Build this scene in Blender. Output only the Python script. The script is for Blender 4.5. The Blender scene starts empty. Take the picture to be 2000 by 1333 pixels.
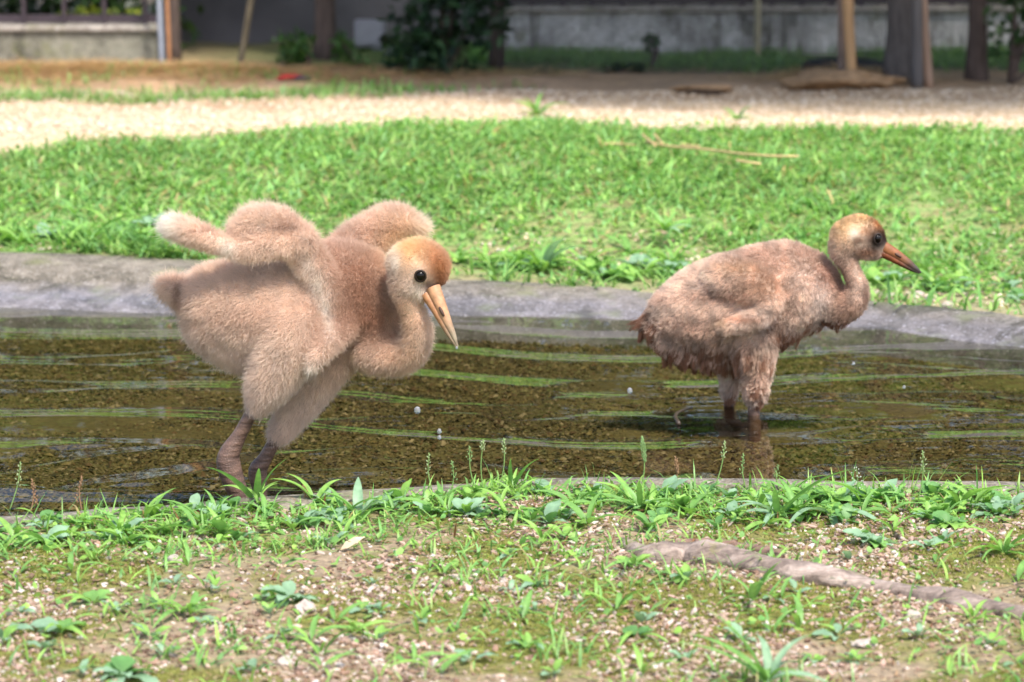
import bpy, bmesh, math, random
import numpy as np
from mathutils import Vector, Matrix
from mathutils.bvhtree import BVHTree
from mathutils.kdtree import KDTree

random.seed(7)
rng = np.random.default_rng(7)
scene = bpy.context.scene
COL = scene.collection

# ------------------------------------------------------------------ camera, world, sun, exposure
CAM_H, PITCH, FPX = 1.02, math.radians(9.66), 100.0 / 36.0 * 2000.0
cam_d = bpy.data.cameras.new('camera')
cam_d.lens, cam_d.sensor_width, cam_d.sensor_fit = 100.0, 36.0, 'HORIZONTAL'
cam_d.clip_start, cam_d.clip_end = 0.05, 500.0
cam_d.dof.use_dof = True
cam_d.dof.focus_distance = 4.55
cam_d.dof.aperture_fstop = 6.3
cam = bpy.data.objects.new('camera', cam_d)
COL.objects.link(cam)
cam.location = (0, 0, CAM_H)
cam.rotation_euler = (math.pi / 2 - PITCH, 0, 0)
scene.camera = cam

SUN_EL, SUN_AZ = math.radians(58), math.radians(152)      # azimuth clockwise from +Y: sun high, over the right shoulder
to_sun = Vector((math.cos(SUN_EL) * math.sin(SUN_AZ), math.cos(SUN_EL) * math.cos(SUN_AZ), math.sin(SUN_EL)))
world = bpy.data.worlds.new('World')
scene.world = world
world.use_nodes = True
wn = world.node_tree.nodes
sky = wn.new('ShaderNodeTexSky')
sky.sky_type = 'NISHITA'
sky.sun_disc = False
sky.sun_elevation = SUN_EL
sky.sun_rotation = SUN_AZ
sky.air_density, sky.dust_density, sky.ozone_density = 1.0, 2.5, 1.0
wn['Background'].inputs['Strength'].default_value = 0.15
world.node_tree.links.new(sky.outputs[0], wn['Background'].inputs[0])
sun_d = bpy.data.lights.new('sun', 'SUN')
sun_d.energy = 2.8
sun_d.angle = math.radians(7.0)
sun_d.color = (1.0, 0.95, 0.87)
sun = bpy.data.objects.new('sun', sun_d)
COL.objects.link(sun)
sun.rotation_euler = to_sun.to_track_quat('Z', 'Y').to_euler()

vs = scene.view_settings
vs.view_transform, vs.look, vs.exposure, vs.gamma, vs.use_curve_mapping = 'Standard', 'None', 1.05, 1.0, False
scene.render.engine = 'CYCLES'
cy = scene.cycles
cy.use_denoising = True
cy.max_bounces, cy.diffuse_bounces, cy.glossy_bounces, cy.transmission_bounces, cy.transparent_max_bounces = 10, 3, 3, 4, 12
cy.caustics_reflective = cy.caustics_refractive = False
cy.sample_clamp_indirect = 6.0

# ------------------------------------------------------------------ helpers
def ray(u, v):
    a, b = (u - 1000.0) / FPX, (666.5 - v) / FPX
    c, s = math.cos(PITCH), math.sin(PITCH)
    return np.array((a, c + b * s, -s + b * c))
def P(u, v, Y):
    "point at depth Y on the sight line of photo pixel (u, v)"
    d = ray(u, v)
    return np.array((0, 0, CAM_H)) + d * (Y / d[1])
def G(u, v, z=0.0):
    "point at height z on that sight line"
    d = ray(u, v)
    return np.array((0, 0, CAM_H)) + d * ((z - CAM_H) / d[2])
def lin(r, g, b):
    f = lambda c: (c / 255 / 12.92) if c <= 10 else ((c / 255 + 0.055) / 1.055) ** 2.4
    return np.array((f(r), f(g), f(b)))
def smooth(a, b, x):
    t = np.clip((x - a) / (b - a), 0, 1)
    return t * t * (3 - 2 * t)
_perm = rng.random((256, 256))
def vnoise(x, y):
    x, y = np.asarray(x, float), np.asarray(y, float)
    xi, yi = np.floor(x).astype(int), np.floor(y).astype(int)
    fx, fy = x - xi, y - yi
    fx, fy = fx * fx * (3 - 2 * fx), fy * fy * (3 - 2 * fy)
    g = lambda i, j: _perm[(xi + i) & 255, (yi + j) & 255]
    return (g(0, 0) * (1 - fx) + g(1, 0) * fx) * (1 - fy) + (g(0, 1) * (1 - fx) + g(1, 1) * fx) * fy
def fbm(x, y, o=4):
    r, a, s = 0, 0.5, 0
    for k in range(o):
        r = r + a * vnoise(np.asarray(x) * 2 ** k + 17.3 * k, np.asarray(y) * 2 ** k + 9.1 * k)
        s += a
        a *= 0.5
    return r / s

def tag(o, label=None, cat=None, group=None, kind=None):
    if label: o['label'] = label
    if cat: o['category'] = cat
    if group: o['group'] = group
    if kind: o['kind'] = kind
    return o
def link(name, data, mat=None, parent=None):
    o = bpy.data.objects.new(name, data)
    COL.objects.link(o)
    if mat is not None and not data.materials:
        data.materials.append(mat)
    if parent is not None:
        o.parent = parent
    return o
def empty(name, loc, rz=0.0):
    o = bpy.data.objects.new(name, None)
    COL.objects.link(o)
    o.location = loc
    o.rotation_euler.z = rz
    o.empty_display_size = 0.05
    return o
def npmesh(name, V, F, tint=None, shade=True):
    "V (n,3), F (m,k) arrays -> mesh"
    V = np.ascontiguousarray(V, dtype=np.float32)
    F = np.ascontiguousarray(F, dtype=np.int32)
    me = bpy.data.meshes.new(name)
    m, k = F.shape
    me.vertices.add(len(V))
    me.vertices.foreach_set('co', V.ravel())
    me.loops.add(m * k)
    me.loops.foreach_set('vertex_index', F.ravel())
    me.polygons.add(m)
    me.polygons.foreach_set('loop_start', np.arange(0, m * k, k, dtype=np.int32))
    me.polygons.foreach_set('use_smooth', np.full(m, shade, dtype=bool))
    if tint is not None:
        at = me.attributes.new('tint', 'FLOAT_COLOR', 'POINT')
        t = np.ones((len(V), 4), dtype=np.float32)
        t[:, :3] = tint
        at.data.foreach_set('color', t.ravel())
    me.update(calc_edges=True)
    me.validate()
    return me
def shift(V, o):
    return np.asarray(V) - np.asarray(o)

def tube(path, radii, segs=12, cap=True, noise=0.0, nscale=20.0, squash=None):
    "lofted tube; returns V, F(quads as tri pairs)"
    path = np.asarray(path, float)
    n = len(path)
    t = np.gradient(path, axis=0)
    t /= np.linalg.norm(t, axis=1)[:, None]
    up = np.array((0, 0, 1.0)) if abs(t[0][2]) < 0.9 else np.array((0, 1.0, 0))
    V = []
    for i in range(n):
        a = np.cross(up, t[i]); a /= np.linalg.norm(a)
        b = np.cross(t[i], a)
        up = b if abs(t[i][2]) < 0.9 else up
        for j in range(segs):
            th = 2 * math.pi * j / segs
            r = radii[i]
            if noise:
                r *= 1 + noise * (2 * float(fbm(th / 6.283 * 5 + 3, i * nscale / n, 3)) - 1)
            sq = squash if squash else 1.0
            V.append(path[i] + a * math.cos(th) * r + b * math.sin(th) * r * sq)
    F = []
    for i in range(n - 1):
        for j in range(segs):
            k = (j + 1) % segs
            p, q, r_, s = i * segs + j, i * segs + k, (i + 1) * segs + k, (i + 1) * segs + j
            F += [(p, q, r_), (p, r_, s)]
    if cap:
        V.append(path[0]); V.append(path[-1])
        c0, c1 = len(V) - 2, len(V) - 1
        for j in range(segs):
            k = (j + 1) % segs
            F += [(c0, k, j), (c1, (n - 1) * segs + j, (n - 1) * segs + k)]
    return np.array(V), np.array(F)
def spline(pts, n):
    "Catmull-Rom through rows of pts (any columns)"
    p = np.asarray(pts, float)
    p = np.vstack((2 * p[0] - p[1], p, 2 * p[-1] - p[-2]))
    m = len(p) - 3
    out = []
    for s in np.linspace(0, m - 1e-6, n):
        i = int(s); t = s - i
        a, b, c, d = p[i:i + 4]
        out.append(0.5 * (2 * b + (c - a) * t + (2 * a - 5 * b + 4 * c - d) * t * t + (3 * b - a - 3 * c + d) * t ** 3))
    return np.array(out)
def boxmesh(name, x0, x1, y0, y1, z0, z1, bev=0.0, rough=0.0, seg=0):
    bm = bmesh.new()
    bmesh.ops.create_cube(bm, size=1)
    for v in bm.verts:
        v.co = ((x0 + x1) / 2 + v.co.x * (x1 - x0), (y0 + y1) / 2 + v.co.y * (y1 - y0), (z0 + z1) / 2 + v.co.z * (z1 - z0))
    if bev:
        bmesh.ops.bevel(bm, geom=list(bm.edges), offset=bev, segments=2, affect='EDGES')
    me = bpy.data.meshes.new(name)
    bm.to_mesh(me); bm.free()
    return me

# ------------------------------------------------------------------ materials
def newmat(name):
    m = bpy.data.materials.new(name)
    m.use_nodes = True
    nt = m.node_tree
    return m, nt, nt.nodes['Principled BSDF']
def N(nt, typ, **kw):
    n = nt.nodes.new(typ)
    for k, v in kw.items():
        if k.startswith('i_'):
            key = k[2:]
            key = int(key) if key.isdigit() else key.replace('_', ' ')
            n.inputs[key].default_value = v
        else:
            setattr(n, k, v)
    return n
def ramp(nt, fac, stops):
    r = N(nt, 'ShaderNodeValToRGB')
    el = r.color_ramp.elements
    while len(el) < len(stops): el.new(0.5)
    for e, (p, c) in zip(el, stops):
        e.position = p
        e.color = (*c, 1) if len(c) == 3 else c
    nt.links.new(fac, r.inputs[0])
    return r.outputs[0]
def noise(nt, scale, detail=4, rough=0.55, vec=None, dist=0.0):
    n = N(nt, 'ShaderNodeTexNoise')
    n.inputs['Scale'].default_value, n.inputs['Detail'].default_value = scale, detail
    n.inputs['Roughness'].default_value, n.inputs['Distortion'].default_value = rough, dist
    if vec is not None: nt.links.new(vec, n.inputs['Vector'])
    return n.outputs['Fac']
def objco(nt, scale=(1, 1, 1)):
    t = N(nt, 'ShaderNodeTexCoord')
    m = N(nt, 'ShaderNodeMapping')
    m.inputs['Scale'].default_value = scale
    nt.links.new(t.outputs['Object'], m.inputs['Vector'])
    return m.outputs[0]
def mixc(nt, fac, a, b, mode='MIX'):
    m = N(nt, 'ShaderNodeMix', data_type='RGBA', blend_type=mode)
    for sock, val in ((m.inputs[0], fac), (m.inputs[6], a), (m.inputs[7], b)):
        if isinstance(val, bpy.types.NodeSocket): nt.links.new(val, sock)
        elif isinstance(val, (int, float)): sock.default_value = val
        else: sock.default_value = (*val, 1)
    return m.outputs[2]
def bump(nt, b, h, strength=0.3, dist=0.01):
    n = N(nt, 'ShaderNodeBump')
    n.inputs['Strength'].default_value, n.inputs['Distance'].default_value = strength, dist
    nt.links.new(h, n.inputs['Height'])
    nt.links.new(n.outputs[0], b.inputs['Normal'])
def attr(nt, name='tint'):
    return N(nt, 'ShaderNodeAttribute', attribute_name=name).outputs['Color']

def leaf_material(name, base=None, trans=0.35, rough=0.45, spec=0.4):
    m, nt, b = newmat(name)
    c = attr(nt) if base is None else None
    if base is not None:
        r = N(nt, 'ShaderNodeObjectInfo').outputs['Random']
        c = mixc(nt, r, tuple(np.array(base) * 0.8), tuple(np.array(base) * 1.25))
    n = noise(nt, 60, 3, vec=objco(nt))
    v = ramp(nt, n, [(0.3, (0.72, 0.75, 0.7)), (0.7, (1.2, 1.15, 1.1))])
    c = mixc(nt, 1.0, c, v, 'MULTIPLY')
    nt.links.new(c, b.inputs['Base Color'])
    b.inputs['Roughness'].default_value = rough
    b.inputs['Specular IOR Level'].default_value = spec
    t = N(nt, 'ShaderNodeBsdfTranslucent')
    nt.links.new(mixc(nt, 1.0, c, (1.15, 1.25, 0.85), 'MULTIPLY'), t.inputs[0])
    ms = N(nt, 'ShaderNodeMixShader')
    ms.inputs[0].default_value = trans
    nt.links.new(b.outputs[0], ms.inputs[1]); nt.links.new(t.outputs[0], ms.inputs[2])
    nt.links.new(ms.outputs[0], nt.nodes['Material Output'].inputs[0])
    return m
M_leaf = leaf_material('grass_blade')
M_crown = leaf_material('tree_leaf', trans=0.3)

def tint_material(name, rough=0.85, nscale=150, amp=0.35, bstr=0.3, bdist=0.003, spec=0.3):
    m, nt, b = newmat(name)
    n = noise(nt, nscale, 4, vec=objco(nt))
    v = ramp(nt, n, [(0.25, (1 - amp,) * 3), (0.75, (1 + amp,) * 3)])
    nt.links.new(mixc(nt, 1.0, attr(nt), v, 'MULTIPLY'), b.inputs['Base Color'])
    b.inputs['Roughness'].default_value = rough
    b.inputs['Specular IOR Level'].default_value = spec
    bump(nt, b, n, bstr, bdist)
    return m
M_ground = tint_material('soil', nscale=90, amp=0.4, bstr=0.6, bdist=0.006)
M_stone = tint_material('stone', nscale=120, amp=0.25)

def solid(name, c, rough=0.6, amp=0.25, nscale=40, metal=0.0, bstr=0.15, bdist=0.003, spec=0.4, stretch=(1, 1, 1)):
    m, nt, b = newmat(name)
    n = noise(nt, nscale, 5, vec=objco(nt, stretch))
    c = np.array(c)
    nt.links.new(ramp(nt, n, [(0.28, tuple(c * (1 - amp))), (0.72, tuple(np.clip(c * (1 + amp), 0, 1)))]), b.inputs['Base Color'])
    b.inputs['Roughness'].default_value, b.inputs['Metallic'].default_value = rough, metal
    b.inputs['Specular IOR Level'].default_value = spec
    if bstr: bump(nt, b, n, bstr, bdist)
    return m

def concrete(name, base, wet_sheen_z=None, stain=0.5, streak=False):
    m, nt, b = newmat(name)
    pos = N(nt, 'ShaderNodeNewGeometry').outputs['Position']
    big = noise(nt, 5.5 if streak else 7, 6, 0.65, vec=objco(nt, (1, 1, 0.3) if streak else (1, 1, 1)), dist=0.8)
    fine = noise(nt, 160, 3, vec=pos)
    vor = N(nt, 'ShaderNodeTexVoronoi')
    vor.inputs['Scale'].default_value = 210
    nt.links.new(pos, vor.inputs['Vector'])
    base = np.array(base)
    c = ramp(nt, big, [(0.36, tuple(base * (1 - stain) * (1, 1, 0.9))), (0.5, tuple(base)), (0.66, tuple(base * 1.3))])
    mid = noise(nt, 32, 5, 0.7, vec=pos)
    c = mixc(nt, 1.0, c, ramp(nt, mid, [(0.32, (0.6, 0.58, 0.55)), (0.55, (1, 1, 1)), (0.7, (1.2,) * 3)]), 'MULTIPLY')
    c = mixc(nt, 1.0, c, ramp(nt, fine, [(0.3, (0.6,) * 3), (0.7, (1.3,) * 3)]), 'MULTIPLY')
    sep = N(nt, 'ShaderNodeSeparateColor')
    nt.links.new(vor.outputs['Color'], sep.inputs[0])
    spk = ramp(nt, sep.outputs[0], [(0.86, (0, 0, 0)), (0.95, (0.8, 0.8, 0.8))])
    c = mixc(nt, spk, c, mixc(nt, sep.outputs[1], (0.11, 0.10, 0.085), (0.44, 0.40, 0.34)))
    mn = noise(nt, 11, 4, vec=pos)
    moss = ramp(nt, mn, [(0.56, (0, 0, 0)), (0.72, (0.55, 0.55, 0.55))])
    c = mixc(nt, moss, c, (0.17, 0.18, 0.07))
    b.inputs['Roughness'].default_value = 0.85
    if wet_sheen_z is not None:
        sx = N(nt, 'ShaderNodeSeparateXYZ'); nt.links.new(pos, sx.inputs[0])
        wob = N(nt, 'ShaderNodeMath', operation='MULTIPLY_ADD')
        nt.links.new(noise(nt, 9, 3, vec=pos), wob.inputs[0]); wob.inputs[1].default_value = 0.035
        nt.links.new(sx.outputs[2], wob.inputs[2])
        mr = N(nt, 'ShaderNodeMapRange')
        mr.inputs['From Min'].default_value, mr.inputs['From Max'].default_value = wet_sheen_z + 0.02, wet_sheen_z + 0.045
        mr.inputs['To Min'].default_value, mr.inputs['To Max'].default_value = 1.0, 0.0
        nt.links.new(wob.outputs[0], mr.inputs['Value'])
        c = mixc(nt, mr.outputs[0], c, mixc(nt, 1.0, c, (0.84, 0.88, 1.14), 'MULTIPLY'))  # bluish sky sheen of the wet band put into its colour
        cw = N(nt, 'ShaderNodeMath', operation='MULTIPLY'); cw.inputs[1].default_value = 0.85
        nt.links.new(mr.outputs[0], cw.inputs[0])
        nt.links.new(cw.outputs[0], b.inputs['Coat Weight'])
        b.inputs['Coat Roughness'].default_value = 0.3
    nt.links.new(c, b.inputs['Base Color'])
    bump(nt, b, fine, 0.5, 0.004)
    return m
M_rim = concrete('pond_concrete', (0.20, 0.172, 0.135), wet_sheen_z=0.017, stain=0.55)
M_wall = concrete('wall_concrete', (0.72, 0.68, 0.67), stain=0.75, streak=True)
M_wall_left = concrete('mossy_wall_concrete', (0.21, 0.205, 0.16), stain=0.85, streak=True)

# ------------------------------------------------------------------ pond outline and terrain height
far_px = [(-420, 600), (-150, 599), (0, 601), (330, 613), (620, 616), (900, 617), (1250, 628), (1600, 638), (1800, 655), (2000, 682)]
near_px = [(2150, 950), (2000, 948), (1800, 945), (1600, 943), (1400, 938), (1200, 938), (1000, 946), (850, 956), (700, 966), (480, 981), (250, 998), (0, 1016)]
Z_NEAR = 0.062
far_w = [G(u, v, 0)[:2] for u, v in far_px]
near_w = [G(u, v, Z_NEAR)[:2] + np.array((0, 0.045)) for u, v in near_px]
cap_r = [(1.32, 5.55), (1.48, 5.25), (1.46, 4.9), (1.2, 4.6)]
cap_l = [(-1.15, 4.02), (-1.7, 4.2), (-2.15, 4.7), (-2.3, 5.4), (-2.15, 6.1)]
OUT = spline(np.array(far_w + cap_r + near_w + cap_l + [far_w[0]]), 420)[:-1]
def sdist(x, y):
    "signed distance to the water line, negative in the pond"
    p = np.stack((np.ravel(x), np.ravel(y)), 1)
    a, b = OUT, np.roll(OUT, -1, 0)
    res = np.empty(len(p))
    for s in range(0, len(p), 20000):
        q = p[s:s + 20000]
        ab = b - a
        t = np.clip(((q[:, None] - a) * ab).sum(2) / (ab * ab).sum(1), 0, 1)
        d = np.sqrt((((a + t[..., None] * ab) - q[:, None]) ** 2).sum(2)).min(1)
        yy = q[:, 1][:, None]
        cross = ((a[:, 1] > yy) != (b[:, 1] > yy)) & (q[:, 0][:, None] < (b[:, 0] - a[:, 0]) * (yy - a[:, 1]) / (b[:, 1] - a[:, 1] + 1e-12) + a[:, 0])
        res[s:s + 20000] = np.where(cross.sum(1) % 2 == 1, -d, d)
    return res.reshape(np.shape(x))
def crest(x):
    return np.interp(x, [-1.4, -0.75, -0.25, 0.2, 0.7, 1.2], [0.068, 0.062, 0.040, 0.032, 0.030, 0.028])
def rimscale(x):
    return np.interp(x, [-1.4, -0.75, -0.25, 0.2, 0.7, 1.2], [2.1, 2.05, 1.5, 1.2, 0.95, 0.8])
def bumpz(x, y, c, rx, ry, h):
    return h * np.exp(-((x - c[0]) / rx) ** 2 - ((y - c[1]) / ry) ** 2)
C_straw = G(180, 150, 0.12)
C_mound = G(1640, 160, 0.12)
C_ridge = G(1370, 170, 0.12)
def terrain(x, y):
    x, y = np.asarray(x, float), np.asarray(y, float)
    near = Z_NEAR - 0.004 + 0.012 * (fbm(x * 3 + 5, y * 3) - 0.5) * 2 + 0.006 * (fbm(x * 14, y * 14) - 0.5) * 2
    near = near + np.clip(3.9 - y, 0, 3) * 0.012
    cr = crest(x) - 0.004
    far = cr + (0.07 - cr) * smooth(6.7, 8.0, y) + smooth(7.0, 9.5, y) * 0.04 + 0.02 * (fbm(x * 2.2 + 3, y * 2.2 + 8) - 0.5) * 2 * smooth(6.5, 7.5, y)
    far = far + 0.10 * np.exp(-((y - 8.4) / 1.1) ** 2) * smooth(6.4, 7.2, y)
    far = far + bumpz(x, y, C_straw, 1.1, 0.45, 0.04) + bumpz(x, y, C_mound, 0.26, 0.28, 0.055) + bumpz(x, y, C_ridge, 0.22, 0.22, 0.025)
    far = far + 0.03 * (fbm(x * 4, y * 4, 3) - 0.5) * smooth(10.2, 11, y)
    return near + (far - near) * smooth(5.0, 5.6, y)
def H(x, y):
    return terrain(x, y)

def axis(parts):
    out = []
    for a, b, s in parts:
        out.append(np.arange(a, b - s * 0.5, s))
    return np.concatenate(out + [[parts[-1][1]]])
gx = axis([(-80, -16, 8), (-16, -4, 0.6), (-4, -2.4, 0.1), (-2.4, 2.4, 0.022), (2.4, 4, 0.1), (4, 16, 0.6), (16, 80, 8)])
gy = axis([(-40, 0, 4), (0, 3, 0.15), (3, 7, 0.02), (7, 12.5, 0.035), (12.5, 16, 0.15), (16, 40, 2), (40, 120, 10)])
X, Y = np.meshgrid(gx, gy)
SD = np.full(X.shape, 5.0)
m_ = (np.abs(X) < 3) & (Y > 3) & (Y < 7.5)
SD[m_] = sdist(X[m_], Y[m_])
Z = H(X, Y)
rimw = np.where(Y > 5.2, 0.17 * rimscale(X), 0.055)
Z = np.where(SD < 0.012, -0.25, np.where(SD < rimw, np.minimum(Z, 0.02) - 0.03, Z))
# colours of the ground itself: mossy soil near, green earth under the lawn, pale gravel path, brown dirt
def lawn_edge(x):
    us = np.array((-200, 0, 250, 520, 760, 950, 1080, 1250, 1500, 1750, 2000, 2200))
    vs_ = np.array((280, 270, 254, 238, 226, 219, 214, 234, 238, 239, 244, 249))
    w = np.array([G(u, v, 0.225)[:2] for u, v in zip(us, vs_)])
    return np.interp(x, w[:, 0], w[:, 1])
c_soil, c_moss = np.array((0.27, 0.205, 0.135)), np.array((0.155, 0.155, 0.035))
c_earth, c_path, c_dirt = np.array((0.24, 0.23, 0.10)), np.array((0.53, 0.40, 0.26)), np.array((0.36, 0.24, 0.145))
def ground_col(X, Y):
    f1 = fbm(X * 5 + 1, Y * 5 + 4)[..., None]
    f2 = fbm(X * 22 + 1, Y * 22 + 4)[..., None]
    near = c_soil + (c_moss - c_soil) * smooth(0.33, 0.52, f1 * 0.6 + f2 * 0.4)
    lawn = c_earth + (np.array((0.20, 0.29, 0.09)) - c_earth) * smooth(0.4, 0.6, f2)
    bare = smooth(0.3, 0.0, Y - 6.55 + (f1[..., 0] - 0.5) * 0.8)[..., None]
    lawn = lawn + (np.array((0.33, 0.26, 0.17)) - lawn) * bare * 0.7
    path = c_path * (0.85 + 0.3 * f2)
    dirt = c_dirt * (0.7 + 0.6 * f1)
    le = lawn_edge(X)
    a = smooth(-0.05, 0.12, Y - le + (f2[..., 0] - 0.5) * 0.3)[..., None]
    b = smooth(10.45, 10.9, Y + (f1[..., 0] - 0.5) * 1.0 + np.clip(-X - 0.3, 0, 1.2) * 0.25)[..., None]  # brown zone starts nearer the pond towards the left
    g = smooth(11.9, 12.6, Y + (f1[..., 0] - 0.5))[..., None] * smooth(-2.2, -0.5, X)[..., None]
    far = lawn + (path - lawn) * a
    far = far + (dirt - far) * b
    far = far + (np.array((0.10, 0.15, 0.04)) - far) * g
    w = smooth(4.8, 5.4, Y)[..., None]
    return near + (far - near) * w
tint = ground_col(X, Y)
nx, ny = len(gx), len(gy)
I = np.arange(nx * ny).reshape(ny, nx)
F = np.stack((I[:-1, :-1], I[:-1, 1:], I[1:, 1:], I[1:, :-1]), -1).reshape(-1, 4)
g_ob = link('ground', npmesh('ground', np.stack((X, Y, Z), -1).reshape(-1, 3), F, tint.reshape(-1, 3)), M_ground)
tag(g_ob, 'mossy soil in front, earth and pale gravel behind the pond', kind='structure')

# concrete rim swept round the pond
nrm = np.roll(OUT, -1, 0) - np.roll(OUT, 1, 0)
nrm = np.stack((-nrm[:, 1], nrm[:, 0]), 1)
nrm /= np.linalg.norm(nrm, axis=1)[:, None]
if sdist((OUT[50] + nrm[50] * 0.05)[0], (OUT[50] + nrm[50] * 0.05)[1]) < 0: nrm = -nrm
farw = smooth(-0.25, 0.45, nrm[:, 1])
far_prof = [(-0.05, -0.10), (-0.018, -0.03), (0.0, 0.0), (0.03, 0.22), (0.06, 0.50), (0.09, 0.78), (0.12, 0.95), (0.15, 1.02), (0.19, 1.0), (0.215, 0.8), (0.22, -0.4)]
near_prof = [(-0.06, -0.10), (-0.012, -0.03), (0.0, 0.012), (0.004, 0.04), (0.012, 0.054), (0.024, 0.062), (0.042, 0.064), (0.058, 0.063), (0.070, 0.058), (0.078, 0.04), (0.08, -0.03)]
V = []
for i in range(len(OUT)):
    hc = float(crest(OUT[i][0])) + 0.004
    for (fo, fz), (no, nz) in zip(far_prof, near_prof):
        fzz = fz * hc if fz > 0 else fz
        o = fo * (float(rimscale(OUT[i][0])) if fo > 0 else 1.0) * farw[i] + no * (1 - farw[i])
        z = fzz * farw[i] + nz * (1 - farw[i])
        p = OUT[i] + nrm[i] * o
        wob = (float(fbm(p[0] * 6, p[1] * 6 + o * 30, 3)) - 0.5) * 0.014
        V.append((p[0], p[1], z + wob * (1 if abs(z) > 0.015 else 0.3)))
np_ = len(far_prof)
F = []
for i in range(len(OUT)):
    k = (i + 1) % len(OUT)
    for j in range(np_ - 1):
        F.append((i * np_ + j, k * np_ + j, k * np_ + j + 1, i * np_ + j + 1))
me = npmesh('pond_rim', V, F)
bm = bmesh.new(); bm.from_mesh(me); bmesh.ops.recalc_face_normals(bm, faces=bm.faces[:]); bm.to_mesh(me); bm.free()
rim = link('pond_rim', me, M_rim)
tag(rim, 'rounded concrete rim running round the shallow pond', 'pond rim', kind='structure')

# ------------------------------------------------------------------ pond bed, gravel on it, water
BED = -0.055
bx, by = np.arange(-2.5, 1.75, 0.03), np.arange(3.85, 6.8, 0.03)
X, Y = np.meshgrid(bx, by)
Z = BED + 0.012 * (fbm(X * 4, Y * 4) - 0.5) * 2
f = fbm(X * 6, Y * 6)[..., None]
tint = np.array((0.105, 0.08, 0.028)) * (0.6 + 0.9 * f)
I = np.arange(X.size).reshape(X.shape)
F = np.stack((I[:-1, :-1], I[:-1, 1:], I[1:, 1:], I[1:, :-1]), -1).reshape(-1, 4)
tag(link('pond_bed', npmesh('pond_bed', np.stack((X, Y, Z), -1).reshape(-1, 3), F, tint.reshape(-1, 3)), M_ground), kind='structure')

_bm = bmesh.new()
bmesh.ops.create_icosphere(_bm, subdivisions=1, radius=1)
ICO_V = np.array([v.co[:] for v in _bm.verts]); ICO_F = np.array([[v.index for v in f.verts] for f in _bm.faces])
_bm.free()
OCT_V = np.array(((1, 0, 0), (0, 1, 0), (-1, 0, 0), (0, -1, 0), (0.1, 0, 1), (0, 0.1, -1)), float)
OCT_F = np.array(((0, 1, 4), (1, 2, 4), (2, 3, 4), (3, 0, 4), (1, 0, 5), (2, 1, 5), (3, 2, 5), (0, 3, 5)))
def pebbles(x, y, z, r, cols, flat=0.6, low=False):
    IV, IF = (OCT_V, OCT_F) if low else (ICO_V, ICO_F)
    nv = len(IV)
    n = len(x)
    a = rng.uniform(0, 6.283, n)
    sx, sy, sz = r * rng.uniform(0.8, 1.35, n), r * rng.uniform(0.6, 1.0, n), r * flat * rng.uniform(0.6, 1.2, n)
    v = IV[None] * (1 + rng.normal(0, 0.16, (n, nv, 1)))
    v = v * np.stack((sx, sy, sz), 1)[:, None]
    tilt = rng.normal(0, 0.3, n)
    vz = v[..., 2] + v[..., 0] * tilt[:, None]
    ca, sa = np.cos(a)[:, None], np.sin(a)[:, None]
    V = np.stack((v[..., 0] * ca - v[..., 1] * sa + x[:, None], v[..., 0] * sa + v[..., 1] * ca + y[:, None], vz + z[:, None]), -1)
    F = IF[None] + (np.arange(n) * nv)[:, None, None]
    return V.reshape(-1, 3), F.reshape(-1, 3), np.repeat(cols, nv, 0)
def pick(pal, n, var=0.2):
    pal = np.array(pal)
    return np.clip(pal[rng.integers(0, len(pal), n)] * rng.uniform(1 - var, 1 + var, (n, 1)), 0, 1)
n = 75000
x, y = rng.uniform(-1.15, 1.3, n), rng.uniform(4.1, 6.45, n)
k = (sdist(x, y) < -0.01) & (np.abs(x) < 0.2 * y + 0.1)
x, y = x[k], y[k]
V, F, T = pebbles(x, y, np.full(len(x), BED + 0.004), rng.uniform(0.0015, 0.0045, len(x)) * rng.choice([1, 1, 1, 1, 1.8], len(x)),
                  pick([(0.13, 0.09, 0.03), (0.08, 0.06, 0.02), (0.2, 0.15, 0.06), (0.055, 0.045, 0.02), (0.17, 0.15, 0.06), (0.26, 0.2, 0.11), (0.12, 0.07, 0.03)], len(x), 0.35) * 0.8, low=True)
tag(link('gravel', npmesh('pond_gravel', V, F, T, False), M_stone), 'brown and olive gravel covering the pond bed under the water', 'gravel', kind='stuff')

m, nt, b = newmat('pond_water')
nt.nodes.remove(b)
tr = N(nt, 'ShaderNodeBsdfTransparent'); tr.inputs[0].default_value = (0.80, 0.80, 0.70, 1)
gl = N(nt, 'ShaderNodeBsdfGlossy'); gl.inputs['Roughness'].default_value = 0.015
fr = N(nt, 'ShaderNodeFresnel'); fr.inputs['IOR'].default_value = 1.34
ms = N(nt, 'ShaderNodeMixShader')
bp = N(nt, 'ShaderNodeBump'); bp.inputs['Strength'].default_value = 0.14; bp.inputs['Distance'].default_value = 0.002
nt.links.new(noise(nt, 22, 3, vec=objco(nt, (0.4, 1, 1))), bp.inputs['Height'])
nt.links.new(bp.outputs[0], gl.inputs['Normal']); nt.links.new(bp.outputs[0], fr.inputs['Normal'])
nt.links.new(fr.outputs[0], ms.inputs[0]); nt.links.new(tr.outputs[0], ms.inputs[1]); nt.links.new(gl.outputs[0], ms.inputs[2])
nt.links.new(ms.outputs[0], nt.nodes['Material Output'].inputs[0])
M_water = m
wx, wy = np.arange(-2.4, 1.7, 0.014), np.arange(3.95, 6.75, 0.011)
X, Y = np.meshgrid(wx, wy)
def ringw(c, lam, amp, decay, r0=0.02):
    r = np.hypot(X - c[0], Y - c[1])
    return amp * np.sin(2 * math.pi * r / lam) * np.exp(-r / decay) * smooth(0, r0, r)
legL, legR, drip = G(475, 982), G(1474, 806), G(1640, 795)
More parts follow.
